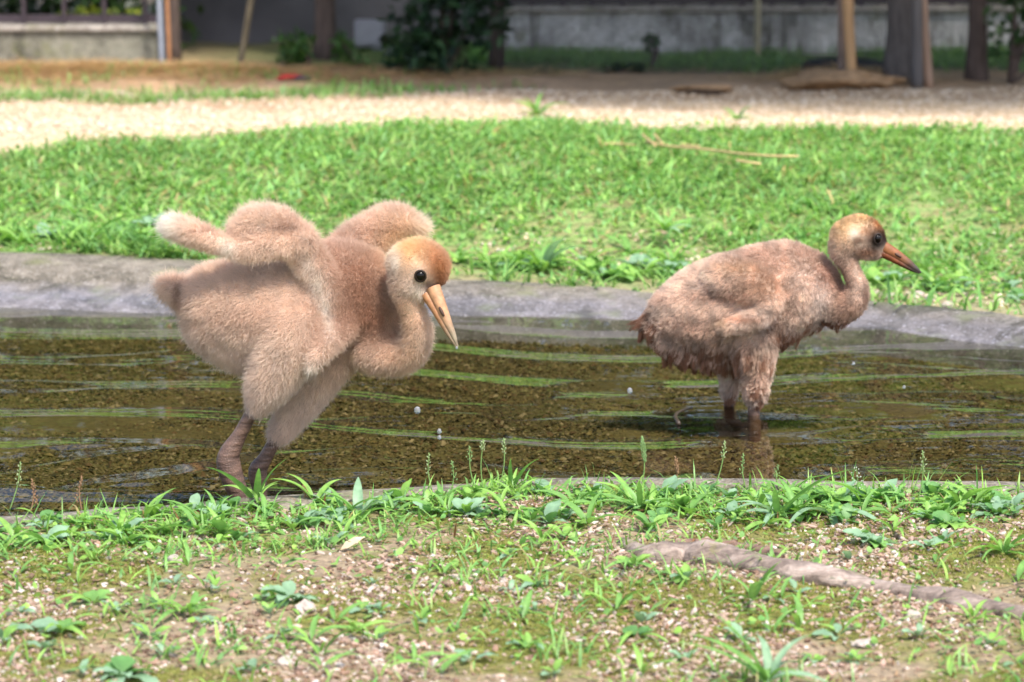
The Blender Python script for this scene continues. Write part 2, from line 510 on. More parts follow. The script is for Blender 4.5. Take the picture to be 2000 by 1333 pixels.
def swell(c, lam, amp, r_in, r_out, ph):
    "ring swell round a wading bird, its height varying along each crest"
    r = np.hypot(X - c[0], (Y - c[1])) + 0.10 * (fbm(X * 1.1 + ph, Y * 1.1, 2) - 0.5)
    env = smooth(0.02, r_in, r) * np.exp(-r / r_out)
    return amp * np.sin(2 * math.pi * r / lam + ph) * env * smooth(0.25, 0.62, fbm(X * 1.7 + ph * 5, Y * 2.6 + ph, 3)) * 1.4
_ph = np.linspace(0, 1, 513)[:-1]
_sl = np.where(_ph < 0.5, -1.0, 1.0)
_k = np.exp(-0.5 * (np.arange(-40, 41) / 8.0) ** 2); _k /= _k.sum()
_sl = np.convolve(np.concatenate((_sl[-40:], _sl, _sl[:40])), _k, 'valid')
_hh = np.cumsum(_sl - _sl.mean()) / 512; _hh -= _hh.mean()
def train(coord, lam, slope):
    "long-crested ripples with a short back and a long face"
    return slope * lam * np.interp((coord / lam) % 1.0, _ph, _hh)
steep = np.interp(Y, [4.4, 4.9, 5.2, 5.5, 5.8, 6.1, 6.4], [0.096, 0.085, 0.075, 0.065, 0.053, 0.040, 0.034])  # slopes set by depth so the ripples mirror the lawn to the camera
steep = steep - 0.019 * smooth(0.0, -0.45, X) * smooth(4.45, 5.1, Y)                     # eased at left so ripple backs mirror the lawn above the rim
yA = Y + 0.30 * (fbm(X * 0.7, Y * 0.5 + 4, 2) - 0.5) + 0.05 * X + 0.10 * np.sin(X * 2.1 + 0.6) + 0.05 * np.sin(X * 5.3 + 1) + 0.035 * (fbm(X * 5, Y * 3.0 + 9, 2) - 0.5)
yB = np.hypot(X - legR[0] + 0.3, (Y - legR[1] + 1.2)) + 0.16 * (fbm(X * 1.2 + 30, Y * 0.9, 2) - 0.5) + 0.03 * (fbm(X * 6 + 3, Y * 3.5, 2) - 0.5)
eA = smooth(0.455, 0.51, fbm(X * 1.7 + 7, Y * 4.0, 3) + np.interp(Y, [4.3, 5.2, 5.6, 6.4], [-0.02, 0.0, 0.12, 0.14]))
eB = smooth(0.46, 0.515, fbm(X * 1.9 + 2, Y * 4.6 + 1, 3) + np.interp(X, [-0.5, 0.6], [-0.03, 0.03])) * (1 - eA)
calm = 1 - 0.9 * np.exp(-((X - legR[0]) / 0.13) ** 2 - ((Y - legR[1] + 0.4) / 0.42) ** 2)
calm = calm * smooth(4.3, 4.6, Y - 0.1 * X)
eA, eB = eA * calm, eB * calm
Z = train(yA, 0.31, steep) * eA + train(yB, 0.19, steep) * eB
Z += swell(legL, 0.19, 0.0003, 0.15, 0.5, 1.0) + swell(legR, 0.12, 0.0007, 0.08, 0.28, 2.2)
Z += ringw(drip, 0.030, 0.00035, 0.06)
Z += 0.0008 * (fbm(X * 3.5, Y * 11 + 3, 3) - 0.5)
Z += 0.00016 * np.sin((yA + 0.04 * fbm(X * 4, Y * 4, 2)) * 2 * math.pi / 0.047) * smooth(0.4, 0.6, fbm(X * 2.4 + 5, Y * 5 + 2, 2))
keep = sdist(X, Y) < 0.03
I = np.arange(X.size).reshape(X.shape)
F = np.stack((I[:-1, :-1], I[:-1, 1:], I[1:, 1:], I[1:, :-1]), -1)[keep[:-1, :-1]].reshape(-1, 4)
me = npmesh('pond_water', np.stack((X, Y, Z), -1).reshape(-1, 3), F)
bm = bmesh.new(); bm.from_mesh(me); bmesh.ops.delete(bm, geom=[v for v in bm.verts if not v.link_faces], context='VERTS'); bm.to_mesh(me); bm.free()
tag(link('water', me, M_water), 'shallow clear pond water with green ripples', kind='structure')

# ------------------------------------------------------------------ the two crane chicks
def chain_spheres(chain, step=0.25):
    p = np.array([(c[0], c[1], c[2], c[3], c[4] if len(c) > 4 else c[3]) for c in chain], float)
    d = np.linalg.norm(np.diff(p[:, :3], axis=0), axis=1)
    n = max(4, int(d.sum() / (p[:, 3].min() * step)))
    return spline(p, min(n, 90))
class BirdFrame:
    def __init__(s, Y): s.Y, s.m = Y, Y / FPX
    def pt(s, u, v, w): return P(u, v, s.Y + w * s.m)
def remesh_body(fr, chains, shrink, voxel, name, iters=7):
    vs_, fs, off = [], [], 0
    for ch in chains:
        for u, v, w, r, rd in chain_spheres(ch):
            r2, rd2 = max(r - shrink(u, v, r), 4) * fr.m, max(rd - shrink(u, v, rd), 4) * fr.m
            vs_.append(ICO2_V * (r2, rd2, r2) + fr.pt(u, v, w))
            fs.append(ICO2_F + off); off += len(ICO2_V)
    tmp = bpy.data.objects.new('tmp', npmesh('tmp', np.concatenate(vs_), np.concatenate(fs)))
    COL.objects.link(tmp)
    md = tmp.modifiers.new('r', 'REMESH'); md.mode = 'VOXEL'; md.voxel_size = voxel; md.use_smooth_shade = True
    sm = tmp.modifiers.new('s', 'SMOOTH'); sm.factor = 0.5; sm.iterations = iters
    dg = bpy.context.evaluated_depsgraph_get(); dg.update()
    me = bpy.data.meshes.new_from_object(tmp.evaluated_get(dg))
    me.name = name
    old = tmp.data
    bpy.data.objects.remove(tmp); bpy.data.meshes.remove(old)
    return me
_bm = bmesh.new()
bmesh.ops.create_icosphere(_bm, subdivisions=2, radius=1)
ICO2_V = np.array([v.co[:] for v in _bm.verts]); ICO2_F = np.array([[v.index for v in f.verts] for f in _bm.faces])
_bm.free()

def blend_blobs(u, v, base, blobs):
    c = np.tile(np.asarray(base, float), (len(u), 1))
    for (bu, bv, br, bc, s) in blobs:
        rx, ry = br if isinstance(br, tuple) else (br, br)
        w = s * np.exp(-(((u - bu) / rx) ** 2 + ((v - bv) / ry) ** 2))
        c += (np.asarray(bc) - c) * w[:, None]
    return c
def blend_val(u, v, base, blobs):
    c = np.full(len(u), float(base))
    for (bu, bv, br, val, s) in blobs:
        rx, ry = br if isinstance(br, tuple) else (br, br)
        c += (val - c) * s * np.exp(-(((u - bu) / rx) ** 2 + ((v - bv) / ry) ** 2))
    return c
def to_px(p):
    q = p - np.array((0, 0, CAM_H))
    c, s = math.cos(PITCH), math.sin(PITCH)
    dep, upc = q[:, 1] * c - q[:, 2] * s, q[:, 1] * s + q[:, 2] * c
    return 1000 + q[:, 0] / dep * FPX, 666.5 - upc / dep * FPX

def fur_material(name, melanin_rough=0.55):
    m, nt, b = newmat(name)
    nt.nodes.remove(b)
    c = attr(nt)
    d = N(nt, 'ShaderNodeBsdfDiffuse'); nt.links.new(c, d.inputs[0])
    t = N(nt, 'ShaderNodeBsdfTranslucent'); nt.links.new(mixc(nt, 1.0, c, (1.06, 1.0, 0.93), 'MULTIPLY'), t.inputs[0])
    ms = N(nt, 'ShaderNodeMixShader'); ms.inputs[0].default_value = 0.4
    nt.links.new(d.outputs[0], ms.inputs[1]); nt.links.new(t.outputs[0], ms.inputs[2])
    nt.links.new(ms.outputs[0], nt.nodes['Material Output'].inputs[0])
    return m
M_fur = fur_material('chick_down')
m, nt, b = newmat('chick_skin')
nt.links.new(attr(nt), b.inputs['Base Color']); b.inputs['Roughness'].default_value = 0.9
M_skin = m

def grow_down(name, me, parent, root_loc, n, fr, colf, lenf, flowf, rad, clump=0, clump_amt=None, jitter=0.35, keepf=None, blotch=0.25, vary=0.2):
    "down as one hair-curve object rooted on the body mesh (mesh is in world coordinates)"
    me.calc_loop_triangles()
    nv = len(me.vertices)
    co = np.empty(nv * 3, np.float32); me.vertices.foreach_get('co', co); co = co.reshape(-1, 3).astype(float)
    no = np.empty(nv * 3, np.float32); me.vertices.foreach_get('normal', no); no = no.reshape(-1, 3).astype(float)
    tr = np.empty(len(me.loop_triangles) * 3, np.int32); me.loop_triangles.foreach_get('vertices', tr); tr = tr.reshape(-1, 3)
    A, B, C = co[tr[:, 0]], co[tr[:, 1]], co[tr[:, 2]]
    ar = np.linalg.norm(np.cross(B - A, C - A), axis=1)
    u0, v0 = to_px((A + B + C) / 3)
    ar = ar * blend_val(u0, v0, 1.0, keepf or [])
    ti = rng.choice(len(tr), n, p=ar / ar.sum())
    r1, r2 = np.sqrt(rng.random(n)), rng.random(n)
    wa, wb, wc = 1 - r1, r1 * (1 - r2), r1 * r2
    root = A[ti] * wa[:, None] + B[ti] * wb[:, None] + C[ti] * wc[:, None]
    nn = no[tr[ti, 0]] * wa[:, None] + no[tr[ti, 1]] * wb[:, None] + no[tr[ti, 2]] * wc[:, None]
    nn /= np.linalg.norm(nn, axis=1)[:, None]
    u, v = to_px(root)
    L = lenf(u, v) * fr.m * rng.uniform(0.5, 1.15, n) * np.where(rng.random(n) < 0.08, rng.uniform(1.15, 1.5, n), 1.0)
    flow = flowf(u, v, nn)
    flow -= nn * (flow * nn).sum(1)[:, None]
    d0 = nn + rng.normal(0, jitter, (n, 3)) + flow * 0.5
    d0 /= np.linalg.norm(d0, axis=1)[:, None]
    d1 = nn * 0.45 + flow + rng.normal(0, jitter * 1.2, (n, 3))
    d1 /= np.linalg.norm(d1, axis=1)[:, None]
    K = 4
    pts = np.empty((n, K, 3))
    pts[:, 0] = root - nn * 0.001
    for k in range(1, K):
        t = k / (K - 1)
        dk = d0 * (1 - t) + d1 * t
        pts[:, k] = pts[:, k - 1] + dk * (L / (K - 1))[:, None]
    if clump:
        kd = KDTree(clump)
        ci = rng.choice(n, clump, replace=False)
        for j, i in enumerate(ci): kd.insert(root[i], j)
        kd.balance()
        near = np.array([kd.find(r)[1] for r in root])
        g = ci[near]
        amt = clump_amt(u, v) * rng.uniform(0.6, 1.0, n)
        for k in range(1, K):
            t = (k / (K - 1)) ** 0.9
            pts[:, k] += (pts[g, k] - pts[:, k]) * (amt * t)[:, None]
    pn = fbm(u / 16 + 3, v / 16, 3)
    col = colf(u, v) * rng.uniform(1 - vary, 1 + vary, (n, 1)) * (1 + blotch * (pn - 0.5) * 2)[:, None]
    cu = bpy.data.hair_curves.new(name)
    cu.add_curves([K] * n)
    cu.position_data.foreach_set('vector', (pts - np.asarray(root_loc)).astype(np.float32).ravel())
    ra = cu.attributes.get('radius') or cu.attributes.new('radius', 'FLOAT', 'POINT')
    ra.data.foreach_set('value', np.tile(np.array((1.0, 0.85, 0.6, 0.2), np.float32) * rad, n))
    ta = cu.attributes.new('tint', 'FLOAT_COLOR', 'POINT')
    t4 = np.ones((n, K, 4), np.float32)
    t4[:, :, :3] = np.clip(col, 0.005, 0.95)[:, None]
    ta.data.foreach_set('color', t4.ravel())
    o = link(name, cu, M_fur, parent)
    return o
def paint(me, colf):
    nv = len(me.vertices)
    co = np.empty(nv * 3, np.float32); me.vertices.foreach_get('co', co)
    u, v = to_px(co.reshape(-1, 3).astype(float))
    at = me.attributes.new('tint', 'FLOAT_COLOR', 'POINT')
    t = np.ones((nv, 4), np.float32); t[:, :3] = colf(u, v)
    at.data.foreach_set('color', t.ravel())
def surf_at(me, u, v):
    bvh = BVHTree.FromPolygons([vv.co[:] for vv in me.vertices], [p.vertices[:] for p in me.polygons])
    d = Vector(ray(u, v)).normalized()
    hit, nrm_, _, _ = bvh.ray_cast(Vector((0, 0, CAM_H)), d)
    return hit, nrm_, d
def move_mesh(me, loc):
    me.transform(Matrix.Translation(-Vector(loc)))

M_eye = solid('eye', (0.005, 0.003, 0.002), rough=0.05, amp=0.1, bstr=0, spec=0.25)
M_lid = solid('eyelid', (0.035, 0.022, 0.016), rough=0.7, bstr=0)
def bill_material(name, c_base, c_tip, du):
    "horn colour runs from base to tip along the bill's own length (attribute)"
    m, nt, b = newmat(name)
    n = noise(nt, 90, 4, vec=objco(nt))
    nt.links.new(mixc(nt, 1.0, attr(nt), ramp(nt, n, [(0.3, (0.62, 0.58, 0.56)), (0.7, (1.15,) * 3)]), 'MULTIPLY'), b.inputs['Base Color'])
    b.inputs['Roughness'].default_value = 0.5
    bump(nt, b, noise(nt, 70, 5, 0.7, vec=objco(nt, (1, 1, 0.35))), 0.35, 0.002)
    b.inputs['Subsurface Weight'].default_value = 0.0
    return m
M_bill = bill_material('bill_horn', None, None, None)
def bill(name, fr, path, radii, depth, c0, c1, loc, parent, flat=0.8):
    "path rows (u,v,w); loft with a horn-like section"
    n = 16
    pr = spline(np.column_stack((path, radii, depth)), n)
    pts = np.array([fr.pt(a[0], a[1], a[2]) for a in pr])
    t = np.gradient(pts, axis=0); t /= np.linalg.norm(t, axis=1)[:, None]
    segs = 14
    V, T = [], []
    for i in range(n):
        side = np.cross(t[i], (0, 1, 0)); side /= np.linalg.norm(side)
        dep = np.cross(side, t[i])
        for j in range(segs):
            th = 2 * math.pi * j / segs
            V.append(pts[i] + side * math.cos(th) * pr[i, 3] * fr.m + dep * math.sin(th) * pr[i, 4] * fr.m)
            T.append(np.array(c0) + (np.array(c1) - c0) * smooth(0.3, 0.8, i / (n - 1)))
    F = []
    for i in range(n - 1):
        for j in range(segs):
            k = (j + 1) % segs
            F += [(i * segs + j, i * segs + k, (i + 1) * segs + k, (i + 1) * segs + j)]
    me = npmesh(name, shift(V, loc), F, np.array(T))
    return link(name, me, M_bill, parent)
def eye_part(fr, me, u, v, r, loc, parent, tilt=0.0, ring=1.32):
    hit, nn, d = surf_at(me, u, v)
    bm = bmesh.new()
    bmesh.ops.create_uvsphere(bm, u_segments=20, v_segments=14, radius=r * fr.m)
    for vv in bm.verts: vv.co.z *= 1.12
    e = bpy.data.meshes.new('eye'); bm.to_mesh(e); bm.free()
    for p in e.polygons: p.use_smooth = True
    c = hit + nn * (r * fr.m * 0.15)
    o = link('eye', e, M_eye, parent)
    o.location = c - Vector(loc)
    # lid ring round the eye
    q = nn.to_track_quat('Z', 'Y')
    path = [(math.cos(a) * r * ring * 0.86, math.sin(a) * r * ring, 0) for a in np.linspace(0, 2 * math.pi, 25)]
    pts = np.array([np.array(q @ Vector(p)) * fr.m for p in path]) + np.array(c + nn * r * fr.m * 0.25 - Vector(loc))
    Vv, Ff = tube(pts, [r * 0.2 * fr.m] * 25, 6, cap=False)
    l = link('eyelid', npmesh('eyelid', Vv, Ff), M_lid, parent)
    return c
m, nt, b = newmat('chick_leg_skin')
oc = objco(nt, (1, 1, 1))
vor = N(nt, 'ShaderNodeTexVoronoi', feature='DISTANCE_TO_EDGE'); vor.inputs['Scale'].default_value = 260; nt.links.new(oc, vor.inputs['Vector'])
wv = N(nt, 'ShaderNodeTexNoise'); wv.inputs['Scale'].default_value = 30; wv.inputs['Detail'].default_value = 4; nt.links.new(objco(nt, (1, 1, 5)), wv.inputs['Vector'])
nt.links.new(mixc(nt, 1.0, ramp(nt, wv.outputs['Fac'], [(0.3, (0.08, 0.046, 0.034)), (0.7, (0.21, 0.125, 0.09))]), ramp(nt, vor.outputs['Distance'], [(0.0, (0.6,) * 3), (0.12, (1,) * 3)]), 'MULTIPLY'), b.inputs['Base Color'])
b.inputs['Roughness'].default_value = 0.48
bump(nt, b, vor.outputs['Distance'], 0.5, 0.002)
b2 = N(nt, 'ShaderNodeBump'); b2.inputs['Strength'].default_value = 0.7; b2.inputs['Distance'].default_value = 0.003
nt.links.new(wv.outputs['Fac'], b2.inputs['Height'])
nt.links.new(b.inputs['Normal'].links[0].from_socket, b2.inputs['Normal']); nt.links.new(b2.outputs[0], b.inputs['Normal'])
M_legskin = m
def leg_part(fr, rows, loc, parent, face=1):
    "rows (u,v,w,r): fluff to the toes; foot with three front toes and a hind toe spread on the bed"
    pr = spline(rows, 26)
    pts = np.array([fr.pt(a[0], a[1], a[2]) for a in pr])
    V, F = tube(pts, pr[:, 3] * fr.m, 14, squash=0.85)
    foot = pts[-1]
    VV, FF, off = [V], [F], len(V)
    for ang, ln in ((0.1, 62), (0.75, 50), (-0.65, 52), (3.3, 20)):
        dx, dy = math.cos(ang) * face, math.sin(ang)
        tp = [foot + np.array((dx, dy, 0)) * ln * fr.m * t + np.array((0, 0, -0.004 * math.sin(t * 3) - 0.001)) for t in np.linspace(0, 1, 8)]
        v_, f_ = tube(tp, np.linspace(9, 3.5, 8) * fr.m, 8, squash=0.7)
        VV.append(v_); FF.append(f_ + off); off += len(v_)
    return link('leg', npmesh('leg', shift(np.concatenate(VV), loc), np.concatenate(FF)), M_legskin, parent)

# ---- left chick: wings raised, head lowered
frL = BirdFrame(4.45)
locL = np.array((G(490, 985, 0)[0], 4.45, BED))
L_root = empty('crane_chick', locL)
tag(L_root, 'fluffy tan crane chick with wings raised and head lowered, standing at the near rim', 'chick', 'crane chicks wading in the pond')
L_chains = [
    [(372, 582, 0, 40, 45), (430, 590, 0, 84, 90), (500, 606, 0, 112, 112), (580, 602, 0, 116, 112), (650, 575, 5, 112, 100), (705, 575, 8, 92, 85), (735, 630, 8, 70, 66), (750, 678, 2, 54, 54)],
    [(430, 625, 0, 80), (480, 650, 0, 86), (560, 650, 0, 92)],
    [(728, 678, -5, 56), (775, 692, -30, 46), (803, 684, -52, 40), (815, 650, -72, 35), (808, 615, -82, 29), (796, 580, -86, 28), (790, 552, -86, 31), (800, 535, -86, 40)],
    [(797, 514, -86, 42, 40), (815, 519, -88, 54, 48), (834, 520, -90, 46, 44), (846, 538, -94, 31, 34)],
    [(808, 548, -92, 38, 36), (822, 568, -96, 24, 26), (833, 578, -98, 15, 16)],
    [(575, 640, -55, 84), (548, 700, -62, 66), (525, 750, -62, 50), (504, 792, -60, 30)],
    [(640, 680, 25, 72), (610, 740, 25, 56), (575, 800, 22, 42), (546, 846, 18, 25)],
    # near wing: shoulder, elbow, forearm, hand
    [(662, 620, -60, 40, 34), (640, 570, -72, 38, 28), (610, 515, -84, 40, 26), (570, 460, -92, 42, 26), (515, 450, -96, 40, 26)],
    [(590, 470, -98, 36, 26), (525, 480, -112, 30, 22), (478, 489, -116, 24, 20), (452, 484, -116, 21, 18)],
    [(548, 440, -92, 40, 22), (500, 434, -94, 38, 22), (466, 450, -96, 30, 20)],
    [(456, 484, -108, 22), (420, 474, -110, 25), (375, 456, -110, 27), (340, 443, -110, 24)],
    # far wing
    [(660, 505, 60, 42), (688, 468, 85, 38, 26), (728, 444, 95, 36, 24), (772, 430, 100, 33, 22), (806, 438, 102, 20, 16), (822, 448, 102, 12, 12)],
    [(720, 478, 80, 36, 26), (770, 456, 95, 27, 20)],
    # dangling winglet tip
    [(665, 640, -70, 36), (634, 676, -112, 24), (612, 708, -128, 16), (604, 726, -130, 9)],
    [(320, 556, -10, 19), (340, 564, -5, 28), (375, 580, 0, 38)],
]
shrL = lambda u, v, r: 4.0 if (u > 755 and v < 600) else (9.0 if r > 30 else 6.0)
meL = remesh_body(frL, L_chains, shrL, 0.0042, 'body')
c_tan, c_brn, c_dk = lin(236, 214, 197), lin(184, 146, 123), lin(130, 94, 78)
c_pale, c_gold, c_rust, c_white = lin(241, 226, 214), lin(240, 208, 162), lin(198, 140, 88), lin(246, 240, 232)
L_blobs = [
    (700, 560, (66, 95), c_brn, 0.95), (730, 620, (50, 50), lin(170, 124, 98), 0.8), (640, 500, (40, 40), c_brn, 0.45),  # brown back, deepened behind the neck to hold the neck's shadow
    (640, 640, (40, 50), c_brn, 0.35), (560, 440, (26, 12), c_brn, 0.5), (556, 447, (30, 6), c_dk, 0.6), (600, 470, (14, 5), c_dk, 0.4), (770, 460, (30, 10), c_brn, 0.45), (765, 452, (36, 6), c_dk, 0.45), (395, 452, (40, 5), c_brn, 0.5), (720, 455, (60, 16), c_brn, 0.2),
    (470, 625, (90, 26), c_brn, 0.30), (352, 572, (9, 20), c_dk, 0.8), (358, 590, 14, c_brn, 0.4),
    (604, 515, (12, 22), c_white, 0.6), (622, 555, (12, 30), c_white, 0.75), (636, 600, (12, 34), c_white, 0.85), (646, 635, (10, 24), c_white, 0.7), (560, 560, (70, 50), c_pale, 0.2),
    (560, 700, (60, 90), c_pale, 0.15), (480, 690, (90, 40), c_pale, 0.35), (580, 800, (80, 60), c_pale, 0.45),
    (332, 440, (26, 28), c_white, 0.95), (445, 487, (16, 18), c_white, 0.75), (818, 440, (16, 20), c_white, 0.95), (607, 725, (14, 16), c_white, 0.6),
    (700, 430, (80, 30), c_pale, 0.25), (500, 420, (60, 25), c_pale, 0.35),
    (800, 480, (60, 45), c_gold, 0.9), (858, 522, (26, 34), c_rust, 0.85), (840, 500, (30, 18), c_rust, 0.3), (862, 545, (14, 24), lin(150, 90, 48), 0.7),
    (805, 560, (30, 24), c_pale, 0.85), (818, 572, (16, 14), c_white, 0.7), (775, 510, (12, 26), c_white, 0.8), (790, 620, (30, 50), lin(228, 196, 162), 0.6),
    (836, 556, (9, 12), lin(140, 100, 84), 0.7), (856, 550, (12, 18), lin(130, 80, 46), 0.7), (790, 700, (50, 30), lin(226, 192, 160), 0.5),
]
colL = lambda u, v: blend_blobs(u, v, c_tan, L_blobs)
paint(meL, lambda u, v: colL(u, v) * 0.75)
lenL = lambda u, v: blend_val(u, v, 21, [(815, 520, (55, 55), 4.5, 1.0), (850, 560, (30, 35), 3, 1.0), (800, 600, (40, 40), 7, 0.95), (810, 680, (50, 40), 11, 0.8), (335, 440, (30, 30), 30, 0.9), (822, 440, (22, 24), 34, 0.9),
                                         (328, 560, (28, 34), 30, 0.9), (430, 480, (60, 25), 12, 0.8), (500, 790, (40, 30), 14, 0.7), (500, 415, (60, 25), 28, 0.6), (700, 560, (60, 60), 16, 0.7)])
def flowL(u, v, n):
    f = np.zeros((len(u), 3)); f[:, 0] = -0.35; f[:, 2] = -0.45
    up = np.exp(-((v - 410) / 40.0) ** 2); f[:, 2] += up * 0.8
    tip = np.exp(-((u - 335) / 35.0) ** 2 - ((v - 440) / 35.0) ** 2); f[:, 0] -= tip * 1.2
    fw = np.exp(-((u - 820) / 30.0) ** 2 - ((v - 440) / 25.0) ** 2); f[:, 0] += fw * 1.6
    hd = np.exp(-((u - 815) / 60.0) ** 2 - ((v - 520) / 55.0) ** 2); f[:, 0] -= hd * 0.4
    lg = np.exp(-((v - 800) / 70.0) ** 2); f[:, 2] -= lg * 0.5
    return f
bodyL_world = meL
L_down = grow_down('down', meL, L_root, locL, 320000, frL, colL, lenL, flowL, 0.00021, clump=26000, clump_amt=lambda u, v: blend_val(u, v, 0.05, [(710, 570, 80, 0.45, 0.8), (815, 520, 60, 0.05, 1.0)]), jitter=0.42, blotch=0.16, vary=0.11,
                   keepf=[(815, 520, 70, 2.6, 1.0), (850, 574, (14, 10), 0.0, 1.0)])
eye_part(frL, meL, 821, 538, 10.0, locL, L_root, ring=1.2)
ub = bill('bill', frL, [(846, 562, -112), (859, 594, -124), (873, 628, -134), (885, 655, -141), (894, 678, -146)], [14.5, 12.3, 9.2, 6, 1.8], [14, 12, 9, 6, 2], lin(190, 142, 104), lin(142, 128, 106), locL, L_root)
lb = bill('lower_bill', frL, [(832, 575, -109), (848, 601, -121), (865, 632, -132), (879, 658, -140), (891, 677, -145)], [10.5, 9, 7, 4.5, 1.8], [11, 9.5, 7.5, 5.5, 2], lin(180, 128, 86), lin(136, 116, 92), locL, L_root)
M_nos = solid('nostril', (0.08, 0.04, 0.025), 0.6, bstr=0)
def nostril(fr, bl, u0, v0, u1, v1, r, loc):
    bm_ = bl.data.copy(); bm_.transform(Matrix.Translation(Vector(loc)))
    pts = []
    for t in np.linspace(0, 1, 6):
        h, nn, d = surf_at(bm_, u0 + (u1 - u0) * t, v0 + (v1 - v0) * t)
        if h is not None: pts.append(np.array(h))
    bpy.data.meshes.remove(bm_)
    if len(pts) > 2:
        V, F = tube(shift(pts, loc), [r * fr.m * (0.5 + math.sin(math.pi * (i + .3) / (len(pts) - .4)) * 0.6) for i in range(len(pts))], 8)
        link('nostril', npmesh('nostril', V, F), M_nos, bl)
nostril(frL, ub, 858, 600, 867, 618, 3.2, locL)
leg_part(frL, [(506, 775, -60, 14), (488, 812, -58, 15), (468, 850, -54, 17), (448, 886, -52, 25), (447, 910, -52, 28), (458, 945, -52, 25), (474, 985, -50, 21), (484, 1020, -50, 15), (488, 1046, -50, 12)], locL, L_root)
leg_part(frL, [(548, 835, 18, 12), (537, 860, 20, 13), (518, 895, 22, 14), (504, 918, 24, 19), (505, 942, 24, 17), (510, 970, 26, 13), (514, 1010, 28, 12), (516, 1034, 28, 10)], locL, L_root)
move_mesh(meL, locL)
link('body', meL, M_skin, L_root)

# ---- right chick: wings folded, wet underside, looking right
frR = BirdFrame(5.22)
locR = np.array((G(1474, 806, 0)[0], 5.22, BED))
R_root = empty('crane_chick', locR)
tag(R_root, 'wet greyish-brown crane chick with folded wings, beak pointing right, wading farther out', 'chick', 'crane chicks wading in the pond')
R_chains = [
    [(1285, 632, 0, 28, 30), (1325, 615, 0, 66, 62), (1385, 602, 0, 98, 92), (1450, 592, 0, 110, 102), (1510, 574, 0, 103, 98), (1560, 567, 0, 90, 86), (1597, 577, 0, 58, 58), (1626, 594, 6, 34, 36)],
    [(1590, 570, 0, 40), (1618, 568, 2, 36, 36), (1636, 580, 0, 28, 30)],
    [(1480, 530, 0, 58, 60), (1540, 520, 0, 54, 60), (1570, 540, 0, 47, 52)],
    [(1600, 588, 0, 50), (1638, 599, -18, 41), (1660, 592, -32, 36), (1674, 566, -44, 25), (1665, 536, -48, 21), (1652, 508, -48, 22), (1645, 485, -46, 28), (1655, 468, -46, 35)],
    [(1658, 462, -46, 39, 36), (1678, 457, -46, 41, 36), (1698, 464, -46, 33, 30), (1715, 478, -46, 22, 20)],
    [(1676, 478, -46, 30, 30), (1705, 490, -46, 20, 20), (1721, 490, -46, 14, 13)],
    [(1468, 650, -42, 60), (1475, 700, -48, 46), (1476, 742, -48, 35), (1474, 778, -48, 22)],
    [(1440, 680, 40, 44), (1430, 730, 46, 28), (1424, 770, 48, 18)],
    [(1415, 545, -50, 54), (1462, 558, -76, 47), (1502, 582, -98, 30), (1494, 611, -106, 24), (1452, 631, -110, 21), (1412, 641, -110, 16)],
    [(1300, 660, 0, 34), (1340, 676, 0, 36), (1400, 684, 0, 40), (1450, 680, 0, 40)],
    [(1256, 634, 0, 12), (1290, 622, 0, 22)],
]
shrR = lambda u, v, r: 3.0 if (u > 1610 and v < 540) else (7.0 if r > 30 else 4.0)
meR = remesh_body(frR, R_chains, shrR, 0.0042, 'body', 6)
d_tan, d_brn, d_dk, d_pale = lin(230, 209, 193), lin(194, 162, 143), lin(112, 80, 66), lin(232, 219, 210)
R_blobs = [
    (1480, 505, (60, 26), d_brn, 0.7), (1560, 500, (70, 35), d_brn, 0.55), (1620, 545, (36, 40), lin(150, 92, 66), 0.6), (1640, 560, (16, 40), d_brn, 0.6),
    (1390, 580, (60, 14), lin(160, 108, 76), 0.4), (1460, 560, (50, 30), lin(186, 140, 104), 0.4), (1500, 560, (40, 30), lin(186, 138, 100), 0.5),
    (1440, 525, (50, 14), lin(205, 168, 130), 0.5), (1605, 590, (20, 24), d_pale, 0.75), (1590, 560, (30, 16), d_pale, 0.3), (1545, 590, (22, 40), d_brn, 0.5),
    (1412, 634, (16, 12), lin(222, 196, 170), 0.9), (1455, 625, (40, 6), lin(185, 122, 80), 0.5), (1498, 630, (8, 14), d_pale, 0.7),
    (1262, 615, (18, 30), d_dk, 0.7), (1290, 585, (16, 14), d_brn, 0.5), (1380, 690, (90, 22), lin(190, 150, 120), 0.5), (1350, 640, (60, 30), lin(186, 142, 112), 0.4),
    (1470, 720, (30, 60), lin(190, 152, 122), 0.5), (1425, 740, (14, 30), d_pale, 0.6), (1520, 650, (20, 30), lin(130, 78, 54), 0.5),
    (1650, 440, (40, 40), lin(222, 190, 146), 0.95), (1690, 425, (24, 18), lin(232, 196, 140), 0.7), (1716, 436, (13, 22), lin(205, 140, 80), 0.9), (1725, 462, (10, 16), lin(190, 120, 66), 0.6),
    (1717, 467, (22, 19), lin(48, 30, 24), 1.0), (1700, 462, (10, 16), lin(150, 110, 84), 0.5), (1668, 462, (8, 10), lin(225, 205, 180), 0.9), (1680, 472, (16, 10), lin(176, 150, 130), 0.5), (1690, 492, (26, 10), lin(150, 108, 80), 0.6),
    (1655, 545, (20, 40), lin(182, 142, 114), 0.5), (1690, 575, (8, 36), lin(110, 78, 64), 0.75), (1660, 610, (40, 24), lin(180, 130, 96), 0.5), (1612, 628, (16, 8), lin(50, 30, 26), 0.8),
    (1700, 494, (24, 9), lin(140, 98, 74), 0.7), (1690, 452, (16, 8), lin(190, 130, 80), 0.5),
    (1718, 468, (17, 15), lin(40, 24, 19), 1.0), (1719, 470, (16, 14), lin(40, 24, 19), 1.0),
    (1668, 455, (9, 9), lin(236, 222, 204), 0.9), (1676, 470, (12, 8), lin(160, 128, 108), 0.8), (1682, 478, (6, 5), lin(220, 205, 190), 0.6),
]
colR = lambda u, v: blend_blobs(u, v, d_tan, R_blobs)
